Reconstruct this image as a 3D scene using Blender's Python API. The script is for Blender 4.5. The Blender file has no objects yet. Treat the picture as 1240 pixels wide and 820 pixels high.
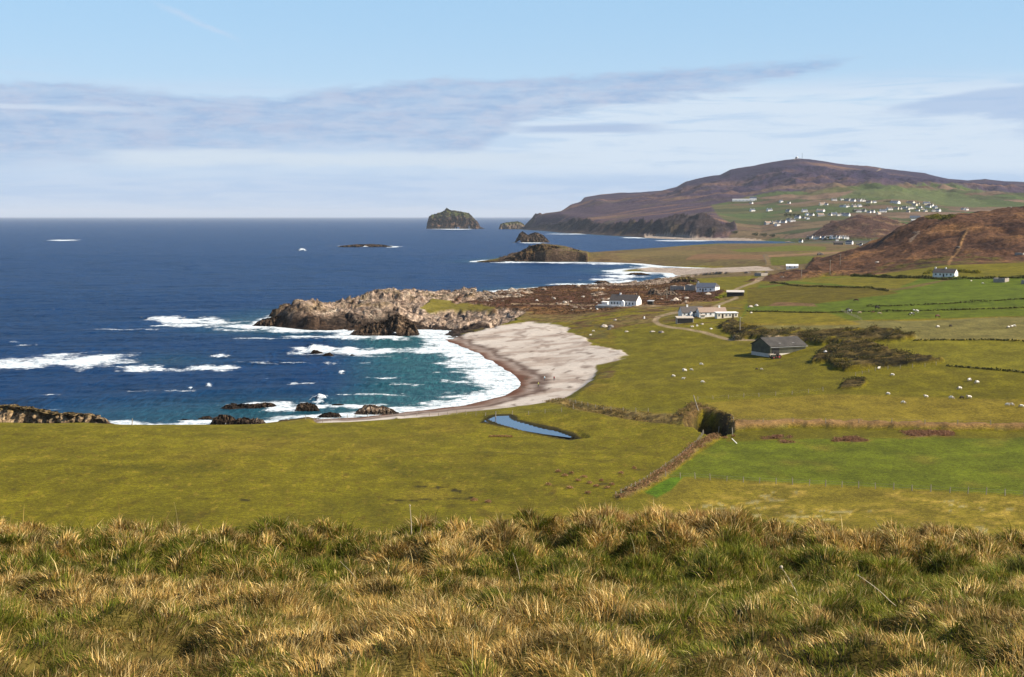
import bpy, bmesh, math, random
import numpy as np
from mathutils import Vector, Matrix
random.seed(7)
rng = np.random.default_rng(11)
R = math.radians
scene = bpy.context.scene
COL = scene.collection
# ------------------------------------------------------------------ camera
CZ = 60.0; FPX = 1722.0; PITCH = math.atan(148 / FPX)
cp, sp_ = math.cos(PITCH), math.sin(PITCH)
def ray(px, py):
    """tan azimuth a = X/Y and slope s = dZ/dY of the line of sight through a photo pixel"""
    u = (np.asarray(px, float) - 620) / FPX; v = (410 - np.asarray(py, float)) / FPX
    dy = cp + v * sp_; dz = -sp_ + v * cp
    return u / dy, dz / dy
def project(X, Y, Z):
    d = Y * cp - (Z - CZ) * sp_
    v = (Y * sp_ + (Z - CZ) * cp) / d
    return 620 + FPX * X / d, 410 - FPX * v
def pz(px, py, z):
    a, s = ray(px, py); Y = (z - CZ) / s
    return float(a), float(Y), float(z)
def pd(px, py, Y):
    a, s = ray(px, py)
    return float(a), float(Y), float(CZ + s * Y)
cam_d = bpy.data.cameras.new('camera'); cam = bpy.data.objects.new('camera', cam_d); COL.objects.link(cam)
cam.location = (0, 0, CZ); cam.rotation_euler = (R(90) - PITCH, 0, 0)
cam_d.sensor_width = 36; cam_d.lens = 50; cam_d.clip_start = 0.1; cam_d.clip_end = 200000
scene.camera = cam
# ------------------------------------------------------------------ helpers
def lin(c):
    return tuple(((x / 255) / 12.92 if x / 255 <= .04045 else ((x / 255 + .055) / 1.055) ** 2.4) for x in c)
KA = 0.50
def alb(c, k=KA):
    return np.array(lin(c)) * k
def smooth(e0, e1, x):
    t = np.clip((x - e0) / (e1 - e0), 0, 1); return t * t * (3 - 2 * t)
_perm = np.random.default_rng(3).permutation(256); _perm = np.concatenate([_perm, _perm, _perm])
_g = np.random.default_rng(4).uniform(0, 2 * np.pi, 256); _gx, _gy = np.cos(_g), np.sin(_g)
_perm = _perm.astype(np.int32); _gx = _gx.astype(np.float32); _gy = _gy.astype(np.float32)
from concurrent.futures import ThreadPoolExecutor
POOL = ThreadPoolExecutor(4)
def par(fn, *arrs):
    n = arrs[0].size
    if n < 40000: return fn(*arrs)
    sh = arrs[0].shape; fl = [np.broadcast_to(a, sh).ravel() for a in arrs]; k = 16
    ed = [n * i // k for i in range(k + 1)]
    return np.concatenate(list(POOL.map(lambda i: fn(*[f[ed[i]:ed[i + 1]] for f in fl]), range(k)))).reshape(sh)
def pn(x, y):
    xi = np.floor(x).astype(np.int32); yi = np.floor(y).astype(np.int32)
    xf = x - xi.astype(np.float32); yf = y - yi.astype(np.float32); xi &= 255; yi &= 255
    u = xf * xf * xf * (xf * (xf * 6 - 15) + 10); v = yf * yf * yf * (yf * (yf * 6 - 15) + 10)
    def gr(ix, iy, dx, dy):
        h = _perm[_perm[ix & 255] + (iy & 255)]; return _gx[h] * dx + _gy[h] * dy
    n00 = gr(xi, yi, xf, yf); n10 = gr(xi + 1, yi, xf - 1, yf)
    n01 = gr(xi, yi + 1, xf, yf - 1); n11 = gr(xi + 1, yi + 1, xf - 1, yf - 1)
    a = n00 + u * (n10 - n00); b = n01 + u * (n11 - n01)
    return (a + v * (b - a)) * 1.5
def fbm(x, y, oct=4, ridged=False, m=None):
    if m is not None:
        out = np.zeros(x.shape, np.float32); sel = m > .003
        if sel.any(): out[sel] = fbm(x[sel], y[sel], oct, ridged)
        return out
    x = np.asarray(x, np.float32); y = np.asarray(y, np.float32)
    return par(lambda a, b: _fbm(a, b, oct, ridged), x, y)
def _fbm(x, y, oct=4, ridged=False):
    s = 0; amp = 1; tot = 0
    for i in range(oct):
        n = pn(x * 2 ** i + 17.3 * i, y * 2 ** i - 9.1 * i)
        if ridged: n = 1 - 2 * np.abs(n)
        s = s + n * amp; tot += amp; amp *= .5
    return s / tot
def facets(x, y, m):
    """broken blocks: every jittered cell is a tilted slab of its own height"""
    out = np.zeros(x.shape); sel = m > .003
    if sel.any(): out[sel] = par(_facets, x[sel].astype(float), y[sel].astype(float))
    return out
def _facets(x, y):
    xi = np.floor(x).astype(np.int32); yi = np.floor(y).astype(np.int32); bd = np.full(x.shape, 9.); bv = np.zeros(x.shape)
    for dx in (-1, 0, 1):
        for dy in (-1, 0, 1):
            h = _perm[_perm[(xi + dx) & 255] + ((yi + dy) & 255)]; h2 = _perm[h + 31]; h3 = _perm[h + 77]
            qx = xi + dx + h / 256.; qy = yi + dy + h2 / 256.; ex = x - qx; ey = y - qy; d = ex * ex + ey * ey
            v = h3 / 256. - .5 + ex * (h / 128. - 1) * .8 + ey * (h2 / 128. - 1) * .5
            c = d < bd; bv = np.where(c, v, bv); bd = np.where(c, d, bd)
    return bv
def polysdf(poly, X, Y, sy=1.0):
    return par(lambda a, b: _polysdf(poly, a, b, sy), X, Y)
def _polysdf(poly, X, Y, sy=1.0):
    """signed distance, positive inside; sy stretches Y"""
    P = np.array(poly, float); P[:, 1] *= sy; Yy = Y * sy
    d = np.full(X.shape, 1e18); inside = np.zeros(X.shape, bool)
    n = len(P)
    for i in range(n):
        ax, ay = P[i]; bx, by = P[(i + 1) % n]
        ex, ey = bx - ax, by - ay; L = ex * ex + ey * ey + 1e-12
        t = np.clip(((X - ax) * ex + (Yy - ay) * ey) / L, 0, 1)
        d = np.minimum(d, (X - ax - t * ex) ** 2 + (Yy - ay - t * ey) ** 2)
        c = ((ay > Yy) != (by > Yy)) & (X < (bx - ax) * (Yy - ay) / ((by - ay) if by != ay else 1e-12) + ax)
        inside ^= c
    return np.where(inside, 1, -1) * np.sqrt(d)
def linedist(pts, X, Y, sy=1.0):
    P = np.array(pts, float).copy(); P[:, 1] *= sy; Yy = Y * sy; d = np.full(X.shape, 1e18)
    for i in range(len(P) - 1):
        ax, ay = P[i]; bx, by = P[i + 1]; ex, ey = bx - ax, by - ay
        t = np.clip(((X - ax) * ex + (Yy - ay) * ey) / (ex * ex + ey * ey + 1e-12), 0, 1)
        d = np.minimum(d, (X - ax - t * ex) ** 2 + (Yy - ay - t * ey) ** 2)
    return np.sqrt(d)
def np_mesh(name, V, F, mat=None, smooth_=True, cols=None, F3=None):
    me = bpy.data.meshes.new(name)
    nq = len(F); n3 = 0 if F3 is None else len(F3)
    me.vertices.add(len(V)); me.vertices.foreach_set('co', np.asarray(V, np.float32).ravel())
    idx = np.asarray(F, np.int32).ravel()
    if n3: idx = np.concatenate([idx, np.asarray(F3, np.int32).ravel()])
    me.loops.add(len(idx)); me.loops.foreach_set('vertex_index', idx)
    me.polygons.add(nq + n3)
    k = len(F[0]) if nq else 4
    st = np.arange(nq) * k
    if n3: st = np.concatenate([st, nq * k + np.arange(n3) * 3])
    me.polygons.foreach_set('loop_start', st.astype(np.int32))
    me.polygons.foreach_set('use_smooth', np.full(nq + n3, smooth_, bool))
    me.update(calc_edges=True)
    if cols:
        for cn, cv in cols.items():
            at = me.color_attributes.new(cn, 'FLOAT_COLOR', 'POINT')
            c4 = np.ones((len(V), 4), np.float32); c4[:, :3] = cv; at.data.foreach_set('color', c4.ravel())
    o = bpy.data.objects.new(name, me); COL.objects.link(o)
    if mat: me.materials.append(mat)
    return o
def tag(o, label=None, cat=None, group=None, kind=None):
    if label: o['label'] = label
    if cat: o['category'] = cat
    if group: o['group'] = group
    if kind: o['kind'] = kind
    return o
def empty(name, loc, rz=0, scale=1):
    o = bpy.data.objects.new(name, None); COL.objects.link(o); o.location = loc
    o.rotation_euler = (0, 0, rz); o.scale = (scale,) * 3; o.empty_display_size = .5
    return o
def bobj(name, bm, mat, parent=None, sm=False):
    me = bpy.data.meshes.new(name); bm.to_mesh(me); bm.free()
    for m in (mat if isinstance(mat, (list, tuple)) else [mat]): me.materials.append(m)
    if sm:
        for p in me.polygons: p.use_smooth = True
    o = bpy.data.objects.new(name, me); COL.objects.link(o)
    if parent: o.parent = parent
    return o
def children_of(o, allobs): return [c for c in allobs if c.parent == o]
def copy_tree(root, kids):
    """kids: dict parent -> list of children, recorded once"""
    c = root.copy(); COL.objects.link(c)
    for ch in kids.get(root, []):
        k = copy_tree(ch, kids); k.parent = c
    return c
def kids_of(root):
    d = {}
    def rec(o):
        l = [c for c in bpy.data.objects if c.parent == o]; d[o] = l
        for c in l: rec(c)
    rec(root); return d
def box(bm, x0, x1, y0, y1, z0, z1):
    vs = [bm.verts.new(p) for p in ((x0,y0,z0),(x1,y0,z0),(x1,y1,z0),(x0,y1,z0),(x0,y0,z1),(x1,y0,z1),(x1,y1,z1),(x0,y1,z1))]
    for f in ((0,3,2,1),(4,5,6,7),(0,1,5,4),(1,2,6,5),(2,3,7,6),(3,0,4,7)): bm.faces.new([vs[i] for i in f])
def boxbm(*a):
    bm = bmesh.new(); box(bm, *a); return bm
def cyl(bm, p0, p1, r0, r1=None, n=6):
    r1 = r0 if r1 is None else r1
    p0 = Vector(p0); p1 = Vector(p1); d = (p1 - p0).normalized()
    s = d.orthogonal().normalized(); t = d.cross(s)
    A = []; B = []
    for i in range(n):
        w = 2 * math.pi * i / n; q = s * math.cos(w) + t * math.sin(w)
        A.append(bm.verts.new(p0 + q * r0)); B.append(bm.verts.new(p1 + q * r1))
    for i in range(n): bm.faces.new((A[i], A[(i + 1) % n], B[(i + 1) % n], B[i]))
    bm.faces.new(A[::-1]); bm.faces.new(B)
# ------------------------------------------------------------------ materials
class NT:
    def __init__(s, tree): s.t = tree; s.n = tree.nodes; s.l = tree.links
    def new(s, ty, **kw):
        n = s.n.new(ty)
        for k, v in kw.items():
            if k.startswith('i_'): n.inputs[k[2:].replace('_', ' ')].default_value = v
            else: setattr(n, k, v)
        return n
    def link(s, a, b): s.l.new(a, b)
    def val(s, x, sock):
        if isinstance(x, (int, float)): sock.default_value = x
        elif isinstance(x, tuple): sock.default_value = x if len(x) == len(sock.default_value) else (*x, 1)
        else: s.l.new(x, sock)
    def math(s, op, a, b=0.0, c=0.0, clamp=False):
        n = s.n.new('ShaderNodeMath'); n.operation = op; n.use_clamp = clamp
        s.val(a, n.inputs[0]); s.val(b, n.inputs[1]); s.val(c, n.inputs[2]); return n.outputs[0]
    def mix(s, f, a, b, mode='MIX'):
        n = s.n.new('ShaderNodeMix'); n.data_type = 'RGBA'; n.blend_type = mode
        s.val(f, n.inputs[0]); s.val(a, n.inputs[6]); s.val(b, n.inputs[7]); return n.outputs[2]
    def ss(s, x, e0, e1, o0=0.0, o1=1.0):
        n = s.n.new('ShaderNodeMapRange'); n.interpolation_type = 'SMOOTHSTEP'
        s.val(x, n.inputs[0]); s.val(e0, n.inputs[1]); s.val(e1, n.inputs[2]); s.val(o0, n.inputs[3]); s.val(o1, n.inputs[4]); return n.outputs[0]
    def noise(s, vec, scale, detail=4.0, rough=.55, dim='3D', dist=0.0):
        n = s.n.new('ShaderNodeTexNoise'); n.noise_dimensions = dim
        if vec is not None: s.l.new(vec, n.inputs['Vector'])
        n.inputs['Scale'].default_value = scale; n.inputs['Detail'].default_value = detail
        n.inputs['Roughness'].default_value = rough; n.inputs['Distortion'].default_value = dist
        return n.outputs['Fac']
    def mapping(s, vec, scale=(1, 1, 1), rot=(0, 0, 0), loc=(0, 0, 0)):
        n = s.n.new('ShaderNodeMapping'); s.l.new(vec, n.inputs[0]); n.inputs['Scale'].default_value = scale
        n.inputs['Rotation'].default_value = rot; n.inputs['Location'].default_value = loc; return n.outputs[0]
def newmat(name):
    m = bpy.data.materials.new(name); m.use_nodes = True; t = NT(m.node_tree)
    b = m.node_tree.nodes['Principled BSDF']; b.inputs['Roughness'].default_value = .85
    b.inputs['Specular IOR Level'].default_value = .25
    return m, t, b
def simple(name, c, rough=.8, var=.25, scale=1.5, spec=.25, bump=0.0):
    """weathered plain material: the colour mottled by two noises"""
    m, t, b = newmat(name)
    pos = t.new('ShaderNodeTexCoord').outputs['Object']
    n1 = t.noise(pos, scale, 5); n2 = t.noise(pos, scale * 9, 3)
    f = t.math('ADD', t.math('MULTIPLY', n1, .7), t.math('MULTIPLY', n2, .3))
    f = t.ss(f, .3, .7, 1 - var, 1 + var * .6)
    col = t.new('ShaderNodeVectorMath', operation='SCALE'); col.inputs[0].default_value = c[:3]; t.link(f, col.inputs['Scale'])
    t.link(col.outputs[0], b.inputs['Base Color']); b.inputs['Roughness'].default_value = rough
    b.inputs['Specular IOR Level'].default_value = spec
    if bump:
        bn = t.new('ShaderNodeBump'); bn.inputs['Strength'].default_value = bump; bn.inputs['Distance'].default_value = .05
        t.link(n2, bn.inputs['Height']); t.link(bn.outputs[0], b.inputs['Normal'])
    return m
# ------------------------------------------------------------------ land outline (waterline, photo pixels at z = 0)
COAST_PX = [(-900,560),(-300,530),(-60,516),(60,514),(140,512),(200,516),(250,516),(330,512),(345,506),(430,503),(480,497),(545,490),(600,478),(617,466),(612,456),(592,445),
 (562,428),(525,411),(500,404),(470,405),(440,401),(400,402),(365,399),(335,396),(322,392),(325,386),(345,379),(400,373),(460,366),(520,362),(560,357),(610,351.5),(660,347.5),(700,347.5),
 (722,343.5),(745,341),(780,341),(800,338),(812,335),(806,331),(770,329.5),(752,331),(735,328),(760,325.5),(800,325),(830,327),(880,328.5),(925,328),(880,325.5),(830,324.5),
 (790,322.5),(765,319.5),(735,318.3),(700,317.3),(660,317.4),(640,316.8),(618,316),(575,317.3),(572,316.5),(612,313.2),(640,309.5),(700,307.5),(740,306),(800,303.5),(850,301),(900,298.2),(950,295.5),
 (956,293.5),(930,292.2),(880,291.6),(840,291.2),(800,289.5),(770,287.6),(742,285.8),(720,284.6),(700,283.2),(680,282.2),(655,279.6),(634,278.4),(626,277.2),(636,275.0),(700,272.5),(760,270.5),(900,268.5)]
coast = []
for px, py in COAST_PX:
    a, Y, z = pz(px, py, 0); coast.append((a * Y, Y))
coast += [(9000, 14000), (16000, 14000), (16000, -500), (-1500, -500)]
def coast_sd(X, Y): return polysdf(coast, X, Y)
# ------------------------------------------------------------------ inland heights: control points (tan azimuth, distance, height)
CT = []
for px in (-500, -200, 100, 400, 700, 1000, 1300, 1700):
    a = (px - 620) / FPX
    CT += [(a, 60, 40), (a, 90, 32), (a, 120, 25.5), (a, 160, 19), (a, 200, 15)]
for p in [(-300,640,15),(-100,600,15),(0,600,14),(0,560,13),(0,535,11.5),(0,512,9.5),(100,560,13),(100,512,8.5),(200,580,13),(200,517,7.5),(300,520,7),(400,600,12),(400,540,9),(400,508,3.2),(480,503,2.8),(440,506,2.8),(350,513,4.2),(560,560,9),
          (560,498,3),(620,488,3.2),(690,486,4),(600,600,11),(620,520,5),(680,520,5),(700,560,9),(700,600,11),(780,600,11),(790,540,7.5),(850,580,10.5),(860,540,8),(760,490,5),(700,492,5),
          (900,620,12.5),(1240,630,14.5),(1240,600,14),(1240,560,12),(1060,560,10.5),(1060,600,12.5),(900,545,8),(1240,520,10),(1000,520,8.5),(880,516,8),(1400,560,14),(1400,480,15),
          (800,470,6.5),(900,470,7.5),(900,450,8),(1000,480,9),(1240,480,12.5),(720,455,4),(700,480,4),(758,430,5),(850,420,8),(950,431,9.5),(1100,450,12),(1100,480,10.5),(1240,430,16),(1000,430,12),(1000,400,14.5),(1100,400,17),
          (1240,390,20),(1400,390,24),(900,392,11),(820,392,9.5),(760,374,9),(700,372,6.5),(700,402,4),(640,391,4),(600,390,4),(560,400,3),(640,375,7),(900,365,12),(1000,368,16),(1100,350,20),(1240,345,23),(950,345,15),
          (575,370,7),(590,352.5,8.5),(620,350,8),(660,347,8),(700,346,7.5),(730,341,6.5),(780,338,6.5),(830,335,8),(860,345,11),(850,354,11),(820,362,10),(890,357,12.5),
          (930,326,9),(900,318,7),(980,325,13),(860,318,5),(800,318,4.5),(760,314,6),(900,308,7.5),(860,306,6),(950,300,9),(1000,300,9),(1000,318,11),(1000,308,10),
          (740,307.5,8),(780,307.5,6),(820,305,6),(880,302,7),
          (1147,335,22),(1060,331,18),(1000,334,15),(1240,333,25),(1350,333,28)]:
    CT.append(pz(*p))
for p in [(345,384,742),(357,375,760),(375,363,775),(395,361.5,790),(411,361,805),(430,358,835),(445,355,860),(465,350,880),(485,350.5,890),(501,352,900),(522,356,915),(540,354,940),(565,352.5,975),
          (400,385,755),(450,390,765),(500,385,800),(550,385,800),(480,375,800),(430,372,790),
          (640,304,1950),(655,296.5,1965),(672,297.5,1975),(690,300.5,1975),(700,303.5,1980),(618,312,1930),(720,306,1985),
          (960,327,1180),(985,318,1230),(1020,310,1300),(1060,297,1330),(1085,282,1340),(1105,272,1350),(1130,263,1370),(1165,261,1370),(1200,258,1370),(1240,253,1380),(1300,248,1380),(1400,240,1380),
          (1060,315,1220),(1100,305,1210),(1147,300,1170),(1200,300,1150),(1240,295,1150),(1240,315,1040),(1147,318,1030),(1400,300,1100)]:
    CT.append(pd(*p))
for px in (-500, -250, -100, 0, 80, 160, 240, 300):
    CT += [((px - 620) / FPX, 376, 4.6), ((px - 620) / FPX, 395, 1.8), ((px - 620) / FPX, 430, 1.0)]
for px, Y, z in [(1000,1500,12),(1060,1600,13),(1130,1750,18),(1240,1800,22),(1400,1800,30),(1060,2000,11),(1240,2200,15),(1400,2200,18),(1200,3000,12),(1000,2600,9),(1400,3000,20),(900,2600,8),(700,2100,4),(600,2100,3),(500,1050,3),(400,900,3)]:
    CT.append(((px - 620) / FPX, Y, z))
CT = np.array(CT)
def _rc(a, Y): return np.stack([np.asarray(a) * 2.2, np.log(Y)], -1)
_P = _rc(CT[:, 0], CT[:, 1]); _D = np.sqrt(((_P[:, None] - _P[None]) ** 2).sum(-1) + .02 ** 2)
_W = np.linalg.solve(np.block([[_D, np.ones((len(_P), 1))], [np.ones((1, len(_P))), np.zeros((1, 1))]]), np.append(CT[:, 2], 0))
def rbf(a, Y): return par(_rbf, a, Y)
def _rbf(a, Y):
    sh = a.shape; a = a.ravel(); Y = np.log(Y.ravel()); out = np.full(a.shape, _W[-1])
    for i in range(len(_P)):
        out += _W[i] * np.sqrt((a * 2.2 - _P[i, 0]) ** 2 + (Y - _P[i, 1]) ** 2 + .0004)
    return out.reshape(sh)
# ------------------------------------------------------------------ far country: ridge lines (photo px -> py, distance) from near to far
def line(pts, px):
    P = np.array(pts, float)
    return np.interp(px, P[:, 0], P[:, 1]), np.interp(px, P[:, 0], P[:, 2])
RIDGES = [
 [(560,277.5,6500),(634,277,6140),(680,281,5050),(742,285,4450),(800,288,4020),(840,289,3700),(900,289,3560),(960,290,3300),(1240,290,3250),(1500,288,3200)],
 [(560,276,6700),(633,265,6260),(642,257.5,6300),(661,259,6200),(672,262,5900),(694,266,5400),(720,267,5000),(746,270,4700),(786,268,4320),(817,266,4100),(860,265,3950),(885,272,3900),(920,282,3750),(960,284,3500),(1100,283,3500),(1240,283,3500),(1500,280,3500)],
 [(560,276,7000),(640,259,6600),(661,258,6500),(679,256,6300),(720,260,5700),(780,259,5200),(860,257,4700),(920,264,4400),(1000,260,4200),(1100,261,4200),(1240,262,4200),(1500,250,4200)],
 [(560,276,7300),(640,262,6900),(661,259,6800),(679,255.5,6700),(691,248,6700),(720,245,6400),(780,243,6100),(860,240,5700),(920,240,5500),(1000,236,5300),(1080,233,5400),(1140,238,5500),(1240,240,5600),(1500,235,5600)],
 [(560,276,7600),(640,270,7400),(679,262,7300),(691,248.5,7200),(705,243.5,7200),(750,240,7200),(799,236,7000),(830,230,6800),(860,226,6600),(920,218,6600),(1000,218,6500),(1060,218,6600),(1140,226,6800),(1240,230,7000),(1500,225,7000)],
 [(560,277,8000),(640,277,8000),(688,270,8200),(703,243.6,8300),(707,239,8300),(725,236,8200),(750,233.5,8200),(774,233,8000),(799,231,7900),(817,227,7800),(829,220,7700),(840,217.5,7600),(860,213.5,7500),(869,212.5,7500),(882,205.5,7450),(904,202,7400),(920,199,7400),(933,196,7400),(950,193.5,7400),(964,192,7400),(980,194,7400),(995,196,7400),
  (1020,199.7,7500),(1046,200.8,7600),(1066,204,7700),(1092,207,7700),(1114,210,7800),(1130,214,7900),(1143,217,8000),(1166,219,8000),(1188,217.2,8000),(1211,220,8100),(1240,221,8100),(1500,222,8100)],
 [(560,277,9500),(720,270,9800),(860,225,10000),(964,215,10000),(1100,225,10000),(1240,228,10000),(1500,230,10000)],
 [(560,277,13500),(1500,258,13500)]]
def far_z(a, Y):
    px = 620 + a * FPX * .9963
    L = [];
    for rd in RIDGES:
        py, d = line(rd, px); _, s = ray(620 + 0 * px, py); L.append((d, CZ + s * d))
    out = np.full(a.shape, 9.0); pd_, pzv = np.full(a.shape, 2700.0), np.full(a.shape, 9.0)
    for d, z in L:
        z = np.maximum(z, 3)
        t = np.clip((Y - pd_) / (d - pd_), 0, 1)
        out = np.where(Y > pd_, pzv + (z - pzv) * t, out); pd_, pzv = d, z
    b = np.exp(-((px - 1045) / 48) ** 2 - ((Y - 3420) / 230) ** 2) * 44
    b2 = np.exp(-((px - 1115) / 40) ** 2 - ((Y - 3500) / 200) ** 2) * 22
    return out + b + b2
# ------------------------------------------------------------------ the grid of the land sheet
ac = np.concatenate([np.linspace(-1.3, -.42, 40)[:-1], np.linspace(-.42, -.385, 16)[:-1], np.linspace(-.385, .385, 1000), np.linspace(.385, .42, 16)[1:], np.linspace(.42, 1.3, 40)[1:]])
yr = np.concatenate([np.arange(60, 200, 5), np.arange(200, 400, 2), np.arange(400, 1110, 1.7), np.arange(1110, 2000, 3), np.arange(2000, 3400, 7.5), np.arange(3400, 8600, 24), np.arange(8600, 14000, 150)]).astype(float)
A, YY = np.meshgrid(ac, yr); XX = A * YY
SD = coast_sd(XX, YY); SH2 = A.shape; LAND = (SD > -22).ravel()
A, XX, YY, SD = (q.ravel()[LAND] for q in (A, XX, YY, SD))
ZB = rbf(A, YY)
wf = smooth(2300, 2800, YY); ZB = ZB * (1 - wf) + far_z(A, YY) * wf
PX, PY = project(XX, YY, ZB)
# ---- zones, outlined on the picture and carried onto the ground where it stands
J = fbm(XX / 14, YY / 14, 4); J2 = fbm(XX / 3.5 + 40, YY / 3.5, 3); J3 = fbm(XX / 60 + 9, YY / 60, 4)
def zone(poly, y0, y1, w=1.5, jit=3.0, sy=2.2):
    sel = (YY >= y0) & (YY <= y1) & (PX > min(p[0] for p in poly) - 20) & (PX < max(p[0] for p in poly) + 20)
    out = np.zeros(A.shape)
    if sel.any():
        sd = polysdf(poly, PX[sel], PY[sel], sy) + jit * (J[sel] * 1.2 + J2[sel] * .5)
        out[sel] = smooth(-w, w, sd)
    return out
def strip(pts, y0, y1, half, w=.8, jit=1.0, sy=2.2):
    xs = [p[0] for p in pts]; sel = (YY >= y0) & (YY <= y1) & (PX > min(xs) - 30) & (PX < max(xs) + 30)
    out = np.zeros(A.shape)
    d = linedist(pts, PX[sel], PY[sel], sy) + jit * (J[sel] + J2[sel] * .7)
    out[sel] = 1 - smooth(half - w, half + w, d); return out
SAND = zone([(480,503),(505,400),(515,400),(545,402),(575,397),(600,393),(640,391),(668,392),(686,397),(690,403),(706,408),(716,416),(738,421),(752,424),(760,429),(742,435),(724,439),(722,447),(718,458),(700,467),(690,476),(672,483),(640,485.5),(600,488),(560,494),(520,499),(440,505),(380,506),(380,500),(500,480),(480,440),(480,400)], 380, 800, 2.0, 5.5)
SAND = np.maximum(SAND, zone([(385,506),(400,501),(470,500),(470,503),(440,506)], 380, 460, 1, 1))
SAND2 = zone([(930,296),(1000,295),(992,291),(930,290.6),(850,290),(782,288.8),(780,285),(795,283),(830,285),(860,288),(960,289),(1010,292),(1010,296)], 2700, 4600, .8, .5)
SAND2 *= 1 - smooth(3.5, 8, ZB)
SAND2 = np.maximum(SAND2, zone([(830,320),(870,319.5),(900,320.5),(930,324),(938,328),(890,330),(820,327),(760,322),(690,317),(720,313.5),(790,319)], 1300, 2100, .8, 1.5))
ROCK = zone([(300,405),(310,380),(350,360),(440,345),(540,345),(562,352),(552,364),(598,372),(640,374),(642,372),(622,388),(595,394),(560,400),(548,404),(500,412),(400,412)], 640, 1150, 2, 6)
ROCK *= 1 - .9 * zone([(510,372),(522,360),(536,362),(560,366),(600,372),(600,376),(550,374),(520,378)], 700, 1100, 2, 3)
ROCK = np.maximum(ROCK, .8 * zone([(556,366),(556,340),(600,335),(600,356),(580,364)], 800, 1150, 3, 10))
ROCK = np.maximum(ROCK, .95 * zone([(795,357),(800,351),(815,350),(818,358)], 850, 1200, 2, 5) * (J2 > -.1))
ROCK = np.maximum(ROCK, zone([(690,346),(720,336),(800,332),(842,333),(835,340),(800,344),(740,346)], 1000, 1500, 2, 4))
ROCK = np.maximum(ROCK, zone([(600,325),(608,300),(640,296),(662,288),(700,297),(712,305),(716,320)], 1500, 2150, 1.5, 3))
HEATH = zone([(548,366),(560,348),(620,344),(700,342),(800,336),(850,345),(875,352),(868,364),(840,366),(810,372),(720,374),(640,378),(600,372)], 800, 1250, 2, 6)
HEATH = np.maximum(HEATH, .8 * zone([(640,372),(700,369),(800,372),(795,378),(740,384),(650,380)], 750, 1100, 2, 7) * smooth(-.1, .3, J3))
HILLBR = zone([(900,342),(950,331),(975,326),(1000,300),(1060,285),(1100,262),(1240,235),(1500,200),(1500,345),(1240,336),(1200,334),(1000,334),(960,340)], 1010, 1720, 2, 4)
cliffN = fbm(XX / 90, YY / 90, 4)
# ---- relief
prof_w = np.where(SAND > .3, 34, np.where(ROCK > .4, 9, 16)); prof_w = np.where((YY > 960) & (YY < 1500) & (PX > 575), 95, prof_w); prof_w = np.where((YY > 1500) & (YY < 2250) & (PX > 712), 110, prof_w); prof_w = np.where(YY > 2700, 120, prof_w); prof_w = np.where(SAND2 > .3, 60, prof_w)
landp = smooth(0, 1, (SD + 2) / prof_w)
land_beach = np.clip(SD / 55, 0, 1)
SANDb = zone([(480,503),(505,396),(600,388),(686,393),(760,429),(742,440),(722,452),(690,480),(640,489),(560,498),(520,502),(380,510),(380,500),(500,480),(480,440)], 380, 800, 10, 0)
landp = landp * (1 - SANDb) + land_beach ** .8 * SANDb
rn = fbm(XX / 26, YY / 26, 5, True); rn2 = fbm(XX / 7 + 5, YY / 7, 4, True)
Z = ZB.copy()
Z += (fbm(XX / 140, YY / 140, 3) * 1.6 * smooth(380, 520, YY) + fbm(XX / 30, YY / 30, 3) * .35) * smooth(220, 330, YY) * (1 - smooth(2300, 2600, YY)) * (1 - SAND)
rockamp = np.where(YY > 1400, 4.5, 3.6)
wrp = 1.1 * J
rmul = np.where((YY > 960) & (PX > 600), .42, 1.0)
Z += ROCK * rmul * (rockamp * .55 * (rn - .45) + 3.4 * facets(XX / 13 + wrp, YY / 16 + wrp, ROCK) + 1.5 * facets(XX / 5 + wrp, YY / 6, ROCK) + .4 * facets(XX / 2.2, YY / 3.4 + J2, ROCK) + .3 * J2) - ROCK * 1.6 * (YY < 1150)
Z -= ROCK * (YY < 900) * (3.6 * np.exp(-((PX - 335) / 24) ** 2) + 3.4 * np.exp(-((PX - 392) / 34) ** 2))
OUTC = HEATH * smooth(.30, .5, fbm(XX / 22 + 60, YY / 34, 3) + .55 * zone([(560,364),(556,340),(640,335),(640,354),(600,366)], 800, 1150, 8, 8))
Z += HEATH * (.6 * rn + .35 * rn2) + OUTC * (1.5 * facets(XX / 7, YY / 8 + J, OUTC) + .5 * facets(XX / 2.6, YY / 3, OUTC) + .4)
Z += HILLBR * (6.0 * fbm(XX / 75, YY / 75, 5, True) + 1.8 * rn + .7 * rn2 - 2.8) * smooth(1010, 1090, YY)
Z += SAND * (fbm(XX / 40, YY / 18, 3) * .7 + fbm(XX / 8, YY / 8, 3) * .12)
farw = smooth(2900, 4000, YY)
hw = smooth(70, 220, ZB)
Z += farw * hw * (fbm(XX / 420, YY / 800, 5, True) * 62 + fbm(XX / 130, YY / 200, 4, True) * 24 - 26) * (1 - .93 * smooth(6500, 7350, YY))
CLIFF = (1 - SAND2) * zone([(560,290),(560,262),(632,255),(662,262),(694,264),(746,270),(790,268),(820,264),(862,265),(893,274),(880,284),(800,292),(700,290)], 3600, 6900, 1, 2)
Z += CLIFF * farw * (fbm(XX / 130, YY / 220, 4, True) * 24 - 6 + fbm(XX / 40, YY / 60, 3, True) * 9)
BR2 = zone([(985,284),(1010,268),(1040,262),(1070,264),(1095,272),(1140,280),(1150,290),(1000,290)], 3000, 3900, 1, 1.5)
Z += BR2 * (fbm(XX / 110, YY / 110, 4, True) * 9 + fbm(XX / 30, YY / 30, 3) * 3)
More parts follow.
